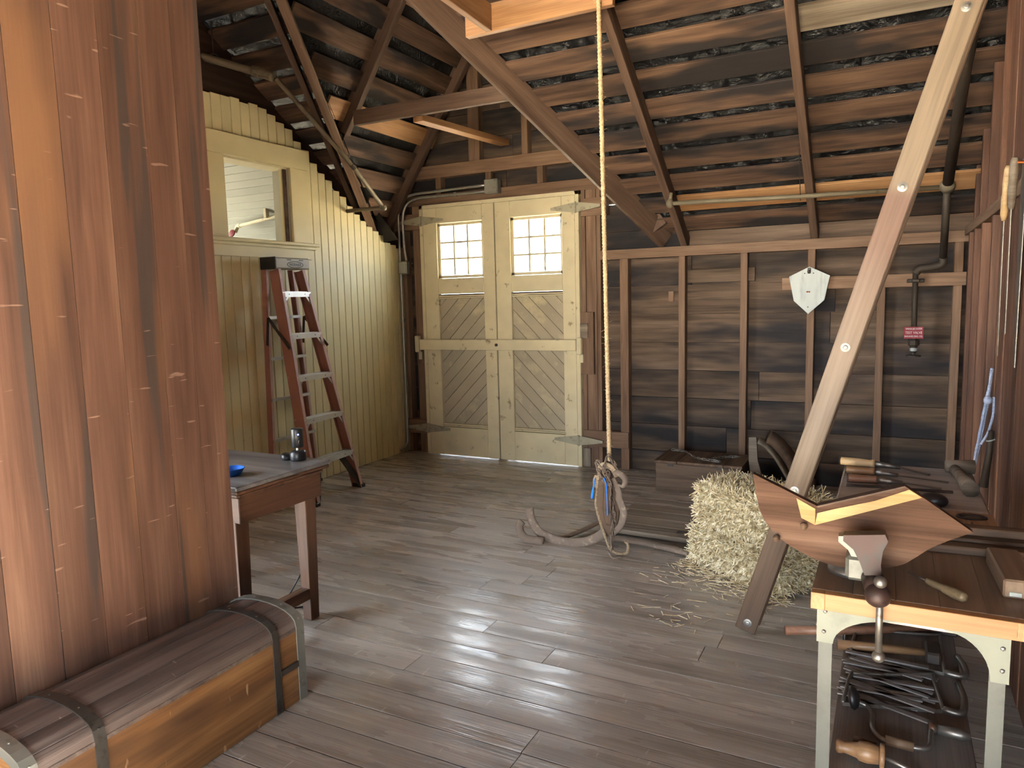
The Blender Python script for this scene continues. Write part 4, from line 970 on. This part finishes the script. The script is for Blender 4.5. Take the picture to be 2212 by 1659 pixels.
# ------------------------------------------------------------------ workbench
wk = thing('workbench', 'butcher block workbench on riveted steel legs at the right wall', 'workbench', (.07, 2.4, 0))
BX0, BX1, BY0, BY1, BZ = -.143, .287, 1.73, 3.14, .72
n_ = 5; wd_ = (BX1-BX0)/n_
for i in range(n_): plank('top_board', block_top, wk, (BX0+wd_*(i+.5), BY0+.024, BZ-.02), (BX0+wd_*(i+.5), BY1, BZ-.02), wd_-.0006, .04, bev=.0008)
plank('edge_strip', block_edge, wk, (BX0+.03, BY0+.012, BZ-.0205), (BX1-.035, BY0+.012, BZ-.0205), .024, .039, bev=.001)
for a in (BX0, BX1-.035): plank('edge_block', block_edge, wk, (a+.015, BY0, BZ-.0205), (a+.015, BY0+.024, BZ-.0205), .0298 if a < 0 else .0348, .039, bev=.001)
def bleg(x0, x1, y0, y1):
    h = MB(); h.box((x0, y0, 0), (x1, y0+.004, .64)); sx = x0 if x0 < 0 else x1-.004; h.box((sx, y0, 0), (sx+.004, y1, .64)); return h.build('leg', leg_steel, wk)
for y_ in (1.792, 3.03): bleg(-.129, -.099, y_, y_+.035); bleg(.213, .244, y_, y_+.035)
def gusset(y_, flip):
    arc = [(.045-.142*math.cos(t*math.pi/2/10), .578+.076*math.sin(t*math.pi/2/10)) for t in range(11)]
    pts = [(-.133, .68), (-.133, .578)] + arc + [(.045, .68)]
    if flip: arc = [(.127+.088*math.sin(t*math.pi/2/10), .556+.098*math.cos(t*math.pi/2/10)) for t in range(11)]; pts = [(.127, .68)] + arc + [(.249, .556), (.249, .68)]; pts = pts[::-1]
    M = Matrix.Translation((0, y_, 0)) @ R90
    g_ = MB().prism(pts, .004, M).build('gusset_plate', bench_steel, wk)
    for p in ([(-.115, .655), (-.085, .668), (-.117, .605), (.03, .667)] if not flip else [(.145, .668), (.21, .662), (.235, .635), (.236, .585)]):
        MB().sphere((p[0], y_-.003, p[1]), .0055, (1, .6, 1), 1).build('rivet', steel, g_)
for y_ in (1.788, 3.07): gusset(y_, False); gusset(y_, True)
bx('apron_bar', steel, wk, (-.1, 1.794, .648), (.22, 1.798, .68), 0); bx('rear_apron', handle_mid, wk, (-.1, 3.02, .60), (.22, 3.028, .66), .002)
bx('side_rail', bench_steel, wk, (-.133, 1.79, .64), (-.129, 3.07, .68), 0); bx('side_rail', bench_steel, wk, (.244, 1.79, .64), (.248, 3.07, .68), 0)
for z_ in (.61, .665): MB().sphere((-.135, 1.81, z_), .0045, (.6, 1, 1), 1).build('rivet', steel, wk)
plank('shelf_board', wood('shelf_wood', (96, 88, 84), (120, 112, 106), (140, 130, 122), 'X', .6, .3, .02), wk, (.06, 1.86, .195), (.06, 3.0, .195), .335, .018, bev=.002)
for y_ in (1.9, 2.95): bx('shelf_bar', bench_steel, wk, (-.128, y_-.015, .172), (.243, y_+.015, .186), .001)

vs_ = thing('bench_vise', 'grey and worn red iron vise bolted to the workbench corner', 'vise', (-.06, 1.85, BZ))
MB().lathe([(.055, 0), (.055, .012), (.03, .02), (.028, .035)], Matrix.Translation((-.065, 1.90, BZ)), 20).build('base', steel, vs_, True)
MB().box((-.075, 1.775, .742), (-.02, 1.93, .80), .008).build('slide', vise_grey, vs_)
jp = [(-.079, .858), (.004, .870), (.011, .855), (.001, .832), (-.002, .80), (.0, .776), (-.034, .772), (-.044, .80), (-.058, .828), (-.079, .845)]
MB().prism(jp, .034, Matrix.Translation((0, 1.757, 0)) @ R90).build('front_jaw', redpaint_iron, vs_)
MB().prism([(x-.012, z_-.016) for x, z_ in jp], .028, Matrix.Translation((0, 1.795, 0)) @ R90).build('jaw_body', vise_grey, vs_)
MB().prism([(x*.8-.02, z_-.03) for x, z_ in jp], .05, Matrix.Translation((0, 1.93, 0)) @ R90).build('rear_jaw', zinc, vs_)
MB().tube([(-.018, 1.77, .757), (-.010, 1.715, .748)], [.024, .022], 16).build('screw_collar', redpaint_iron, vs_, True)
MB().sphere((-.006, 1.705, .743), .027, (1, 1, .95), 3).build('screw_head', redpaint_iron, vs_, True)
hd = MB().tube([(-.002, 1.70, .772), (-.001, 1.699, .612)], .0072, 12).build('handle', steel, vs_, True)
MB().sphere((-.001, 1.699, .608), .0135, sub=3).build('handle_ball', steel, hd, True); MB().sphere((-.002, 1.70, .776), .0135, sub=3).build('handle_ball', steel, hd, True)

sh = thing('shield_board', 'dark boat shaped board with bare yellow strip clamped in the vise', 'wooden board', (-.06, 1.86, .746))
low = smoothpath([(.177, .864, 0), (.13, .838, 0), (.095, .815, 0), (.065, .788, 0), (.034, .766, 0), (-.03, .749, 0), (-.106, .746, 0), (-.18, .77, 0), (-.235, .805, 0), (-.274, .86, 0), (-.293, .955, 0)], 4)
pts = [(p.x, p.y) for p in low] + [(-.142, .888), (.042, .955), (.075, .935)]
MS_ = Matrix.Translation((0, 1.862, 0)) @ R90
MB().prism(pts[::-1], .022, MS_).build('board', shield_wood, sh)
MB().prism([(-.147, .842), (.076, .933), (.050, .949), (-.02, .915), (-.10, .888), (-.142, .872)], .003, Matrix.Translation((0, 1.8495, 0)) @ R90).build('bare_strip', shield_bare, sh)
MB().prism([(-.19, .904), (-.147, .882), (-.147, .842), (-.178, .856)], .003, Matrix.Translation((0, 1.8497, 0)) @ R90).build('bare_strip', shield_bare, sh)
MB().beam((-.142, 1.858, .889), (.042, 1.858, .956), .03, .004, (0, 0, 1)).build('edge_trim', dark_wood, sh)
for x, z_ in ((-.175, .838), (-.237, .80)): MB().tube([(x, 1.85, z_), (x+.004, 1.838, z_)], [.006, .009], 10).build('peg', dark_wood, sh, True)

# things on the bench
sl = plank('tool_slab', wood('slab_wood', (142, 137, 132), (166, 160, 154), (180, 175, 169), 'X', .6, .3, .02), None, (-.138, 2.81, BZ+.0075), (.28, 2.81, BZ+.0075), .58, .014, bev=.003); tag(sl, 'flat grey board under the chisels at the far end of the workbench', 'board')
ZT = BZ+.0145
def chisel(label, pts, r, hm, nm='wood_chisel'):
    p = [Vector(q) for q in pts]; c = thing(nm, label, 'chisel', tuple(p[0]-Vector((0, 0, r))), 'chisels on the workbench'); u_ = (p[1]-p[0])
    q = [p[0].lerp(p[1], t) for t in (0, .02, .1, .5, .85, .93, 1)]
    MB().tube(q, [r*.8, r, r, r*1.02, r*.85, r*1.05, r*.95], 14).build('handle', hm, c, True)
    MB().tube([p[0]-u_*.03, p[0]+u_*.02], r*1.03, 14).build('ferrule', iron, c, True)
    MB().tube([p[1], p[1].lerp(p[2], .5), p[2]], [r*.8, r*.62, r*.45], 12).build('socket', steel, c, True)
    MB().tube([p[2]-(p[2]-p[1])*.1, p[2], p[3]], [r*.5, r*.5, r*.6], 8, flat=.35, upv=(0, 0, 1)).build('blade', steel, c)
    return c
chisel('pale handled chisel with cranked blade, farthest on the bench', [(-.156, 3.041, ZT+.016), (-.035, 3.025, ZT+.016), (.05, 3.012, ZT+.012), (.14, 2.955, ZT+.005)], .0155, handle_light)
chisel('brown handled long chisel, middle of the three on the bench', [(-.129, 2.90, ZT+.015), (-.033, 2.895, ZT+.015), (.041, 2.882, ZT+.011), (.195, 2.862, ZT+.005)], .0145, handle_mid)
chisel('dark reddish handled chisel, nearest of the three on the bench', [(-.117, 2.767, ZT+.015), (-.023, 2.772, ZT+.015), (.054, 2.775, ZT+.011), (.17, 2.765, ZT+.005)], .0145, handle_red)
for i, (ya, yb) in enumerate(((2.715, 2.722), (2.690, 2.735))):
    tag(MB().tube([(-.118, ya, ZT+.004), (-.03, (ya+yb)/2, ZT+.004), (.2, yb, ZT+.004)], [.0015, .0035, .0035], 8).build('round_file', iron), ('upper', 'lower')[i] + ' of two thin dark files beside the chisels', 'file', 'thin files on the bench')
ml = thing('mallet', 'grey weathered wooden mallet at the wall side of the chisel board', 'mallet', (.23, 2.87, ZT))
MB().tube([(.222, 3.0, ZT+.022), (.236, 2.86, ZT+.022), (.246, 2.70, ZT+.024)], [.018, .02, .026], 14).build('handle', old_grey, ml, True)
MB().tube([(.195, 3.035, ZT+.025), (.285, 3.05, ZT+.025)], [.022, .026], 14).build('head', old_grey, ml, True)
bk = thing('black_grip', 'black oval handled tool lying behind the clamped board', 'tool', (.135, 2.54, BZ))
MB().sphere((.135, 2.55, BZ+.03), .026, (1.6, 1, .95), 3).build('grip', blackp, bk, True); MB().tube([(.10, 2.53, BZ+.025), (.03, 2.5, BZ+.012)], [.008, .006], 10).build('shank', iron, bk, True)
hb = thing('holed_board', 'light brown thin board with an oval metal ring inset', 'board', (.22, 2.5, BZ))
MB().prism([(.165, 2.50), (.17, 2.31), (.285, 2.32), (.286, 2.50)][::-1], .016, Matrix.Translation((0, 0, BZ+.0085))).build('board', wood('holed_board_wood', (140, 116, 96), (172, 146, 122), (190, 166, 142), 'Y', .6, .3, .05), hb)
MB().tube([(.228+.036*math.cos(a*math.pi/12), 2.44+.02*math.sin(a*math.pi/12), BZ+.019) for a in range(25)], .0045, 6, cap=False).build('oval_ring', iron, hb, True)
bx('slot', iron, hb, (.222, 2.33, BZ+.0165), (.226, 2.39, BZ+.018), 0)
for i, (y_, z_, x0, L_, h_) in enumerate(((2.26, .0125, .07, .32, .024), (2.20, .014, .055, .345, .027), (2.145, .011, .10, .30, .021), (2.235, .037, .12, .28, .022))):
    o = plank('stock_stick', dark_wood, None, (x0, y_, BZ+z_+.0005), (x0+L_, y_+.02, BZ+z_+.0005), .045 if i < 3 else .04, h_, bev=.003)
    tag(o, ('farthest of the dark wooden sticks stacked across the bench', 'middle dark wooden stick lying across the bench', 'nearest of the dark wooden sticks lying across the bench', 'dark wooden stick lying on top of the stick pile')[i], 'stick', 'sticks on the bench')
pbk = thing('wood_block', 'brown wooden block with chipped end at the right edge of the bench', 'block', (.26, 1.95, BZ))
Mb, Lb = frame((.272, 1.862, BZ+.022), (.262, 2.09, BZ+.022)); MB().box((-Lb/2, -.033, -.021), (Lb/2, .033, .021), .004).build('block', block_top, pbk, M=Mb)
MB().box((.25, 1.8585, BZ+.006), (.274, 1.8625, BZ+.016), .001).build('chipped_patch', white_steel, pbk)
aw = thing('awl', 'wooden handled awl lying near the front of the workbench', 'awl', (.12, 1.84, BZ))
p0, p1 = Vector((.093, 1.872, BZ+.012)), Vector((.163, 1.792, BZ+.013)); q = [p0.lerp(p1, t) for t in (0, .05, .2, .4, .5, .75, .95, 1)]
MB().tube(q, [.006, .007, .0085, .008, .0105, .0125, .011, .008], 14).build('handle', wood('old_handle_wood', (84, 72, 54), (108, 94, 72), (128, 114, 90), 'X', .45, .4, .02), aw, True)
MB().tube([p0, p0+(p0-p1)*.55], [.0028, .001], 8).build('spike', iron, aw, True)

# things on the lower shelf
ZS = .2045
def hacksaw(label, a, b, c, d_, e, f_):
    t = thing('hacksaw', label, 'saw', (b[0], b[1], ZS), 'hacksaws on the lower shelf'); P = lambda q, z_=.012: Vector((q[0], q[1], ZS+z_))
    MB().tube(smoothpath([P(a), P(b), P((b[0]+.02, b[1]+.015)), P(((b[0]+c[0])/2, (b[1]+c[1])/2)), P((c[0]-.02, c[1]-.005)), P(c), P((c[0], c[1]-.03)), P(d_)], 4), .0055, 8).build('frame', steel, t, True)
    MB().beam(P(a, .006), P(d_, .006), .002, .011).build('blade', steel, t)
    MB().tube(smoothpath([P(d_), P(e), P(((e[0]+f_[0])/2+.01, (e[1]+f_[1])/2)), P(f_)], 4), .010, 10).build('handle', steel, t, True)
    return t
hacksaw('rear hacksaw frame lying on the lower bench shelf', (-.083, 2.539), (-.073, 2.719), (.184, 2.789), (.183, 2.511), (.235, 2.508), (.225, 2.643))
hacksaw('front hacksaw frame lying on the lower bench shelf', (-.089, 2.20), (-.076, 2.377), (.15, 2.481), (.167, 2.276), (.212, 2.275), (.215, 2.45))
bb = thing('bit_brace', 'iron bit brace drill with dark wooden knob on the lower shelf', 'hand drill', (.05, 2.1, ZS))
Q = lambda x, y, z_=.02: (x, y, ZS+z_)
MB().tube(smoothpath([Q(-.06, 2.19, .03), Q(-.025, 2.19), Q(-.012, 2.15), Q(-.009, 2.08), Q(.012, 2.04), Q(.05, 2.032), Q(.10, 2.032), Q(.122, 2.05), Q(.128, 2.10), Q(.132, 2.145)], 5), .0065, 10).build('crank', steel, bb, True)
MB().lathe([(.008, 0), (.03, .006), (.034, .014), (.026, .024), (.01, .03)], Matrix.Translation(Q(-.075, 2.192, .034)) @ Matrix.Rotation(math.radians(80), 4, 'Y'), 18).build('knob', blackp, bb, True)
MB().tube([Q(.022, 2.035), Q(.088, 2.032)], .0125, 12).build('grip', dark_wood, bb, True)
MB().tube([Q(.125, 2.145), Q(.145, 2.146)], .016, 12).build('ratchet', iron, bb, True)
MB().tube([Q(.145, 2.146), Q(.20, 2.144), Q(.222, 2.143)], [.012, .015, .009], 12).build('chuck', steel, bb, True)
ax_ = thing('axe', 'long reddish handled axe sticking out left of the bench shelf', 'axe', (0, 2.62, ZS))
MB().tube([Q(-.295, 2.60, .018), Q(-.05, 2.71, .018), Q(.17, 2.83, .02)], [.016, .0145, .014], 12, flat=1.0).build('handle', handle_red, ax_, True)
MB().box((-.04, -.03, -.016), (.05, .06, .016), .006, Matrix.Translation(Q(.19, 2.84, .018))).build('head', iron, ax_)
hm = thing('hammer', 'ash handled sledge hammer lying on the lower bench shelf', 'hammer', (0, 2.58, ZS))
MB().tube([Q(-.125, 2.565, .016), Q(0, 2.595, .017), Q(.135, 2.615, .018)], [.0165, .0145, .012], 12).build('handle', handle_mid, hm, True)
MB().box((-.022, -.05, -.02), (.022, .05, .02), .006, Matrix.Translation(Q(.155, 2.615, .022))).build('head', iron, hm)
dr_ = thing('hand_drill', 'turned wooden hand drill with round disc at the shelf front', 'hand drill', (-.03, 1.95, ZS))
Mz = Matrix.Translation(Q(-.092, 1.94, .03)) @ Matrix.Rotation(math.radians(90), 4, 'Y')
MB().lathe([(.010, 0), (.017, .004), (.017, .012), (.014, .02), (.019, .05), (.024, .055), (.026, .075), (.022, .10)], Mz, 18).build('handle', handle_mid, dr_, True)
MB().lathe([(.01, .10), (.03, .102), (.03, .112), (.01, .114)], Mz, 22).build('disc', handle_mid, dr_, True)
MB().tube([Q(.018, 1.94, .03), Q(.10, 1.925, .012)], .006, 8).build('spindle', steel, dr_, True)
MB().tube([Q(-.05, 1.985, .03), Q(.0, 1.97, .03)], .013, 10).build('side_grip', leather, dr_, True)
rnd = random.Random(4)
for i in range(22):
    y_ = 2.245+i*.0135; dy = (-.055 if i % 2 else .02)+rnd.uniform(-.015, .015); x0 = -.112+rnd.uniform(0, .05); z_ = ZS+.004+(i % 3)*.0045
    o = MB().beam((x0, y_+.02, z_), (x0+rnd.uniform(.19, .24), y_+dy, z_), rnd.uniform(.012, .02), .004).build('flat_file', file_steel)
    tag(o, 'flat steel file in the criss cross pile on the lower bench shelf', 'file', 'flat files on the lower shelf')

# ------------------------------------------------------------------ things on the right wall
def hayknife(label, h0, h1, b1, hm):
    t = thing('hay_knife', label, 'knife', (h0[0], h0[1], b1[2]), 'long blades hanging on the right wall'); h0, h1, b1 = Vector(h0), Vector(h1), Vector(b1)
    q = [h0.lerp(h1, f_) for f_ in (0, .06, .3, .5, .55, .9, 1)]
    MB().tube(q, [.009, .014, .0155, .014, .0155, .014, .008], 12).build('handle', hm, t, True)
    MB().beam(h1, b1, .02, .003, (1, 0, 0)).build('blade', steel, t)
    return t
hayknife('pale handled long knife hanging on the right wall', (.39, 3.47, 1.872), (.39, 3.54, 1.668), (.40, 3.62, 1.12), handle_light)
hayknife('grey handled long knife hanging beside the pale handled one', (.395, 3.355, 1.885), (.398, 3.42, 1.70), (.405, 3.47, 1.22), old_grey)
sp = thing('saw_blade', 'long tapered steel saw blade hanging nearest on the right wall', 'saw blade', (.405, 3.15, 1.1))
MB().prism([(3.19, 1.11), (3.215, 1.11), (3.25, 1.5), (3.26, 1.86), (3.15, 1.86), (3.17, 1.45)], .003, RYZ.copy() @ Matrix.Translation((0, 0, .408))).build('blade', steel, sp)
MB().tube([(.43, 3.2, 1.84), (.385, 3.2, 1.845)], .005, 8).build('peg', copper, sp)
brp = thing('looped_rope', 'pale blue rope doubled and knotted on the right wall post', 'rope', (.39, 3.77, .45))
for k_, (ox, oy) in enumerate(((0, 0), (.008, .008))):
    MB().rope(smoothpath([(.398+ox*.3, 3.745+oy, 1.055), (.392+ox*.3, 3.745+oy, .98), (.383+ox, 3.75+oy, .915), (.374+ox, 3.75+oy, .84), (.358+ox, 3.755+oy, .70), (.34+ox*.6, 3.755+oy, .56), (.328+ox*.2, 3.755+oy, .45)], 4), .0075, 60).build('strand', bluerope_m, brp, True)
MB().rope(smoothpath([(.41, 3.742, .93), (.41, 3.735, .86), (.395, 3.73, .78), (.37, 3.735, .72)], 4), .0065, 60).build('strand', bluerope_m, brp, True)
MB().sphere((.388, 3.743, .915), .017, (1, 1, 1.2)).build('knot', bluerope_m, brp, True)
rb = thing('iron_rod', 'dark iron rod hung by a white wire loop beside the blue rope', 'rod', (.4, 3.74, .53))
MB().tube([(.402, 3.69, .79), (.398, 3.69, .70), (.382, 3.69, .54)], [.011, .0125, .017], 12).build('rod', dark_pipe, rb, True)
MB().tube([(.402+.016*math.cos(a*math.pi/8), 3.69+.016*math.sin(a*math.pi/8), .75+.006*math.cos(a*math.pi/8)) for a in range(17)], .003, 6, cap=False).build('wire_loop', white_steel, rb, True)
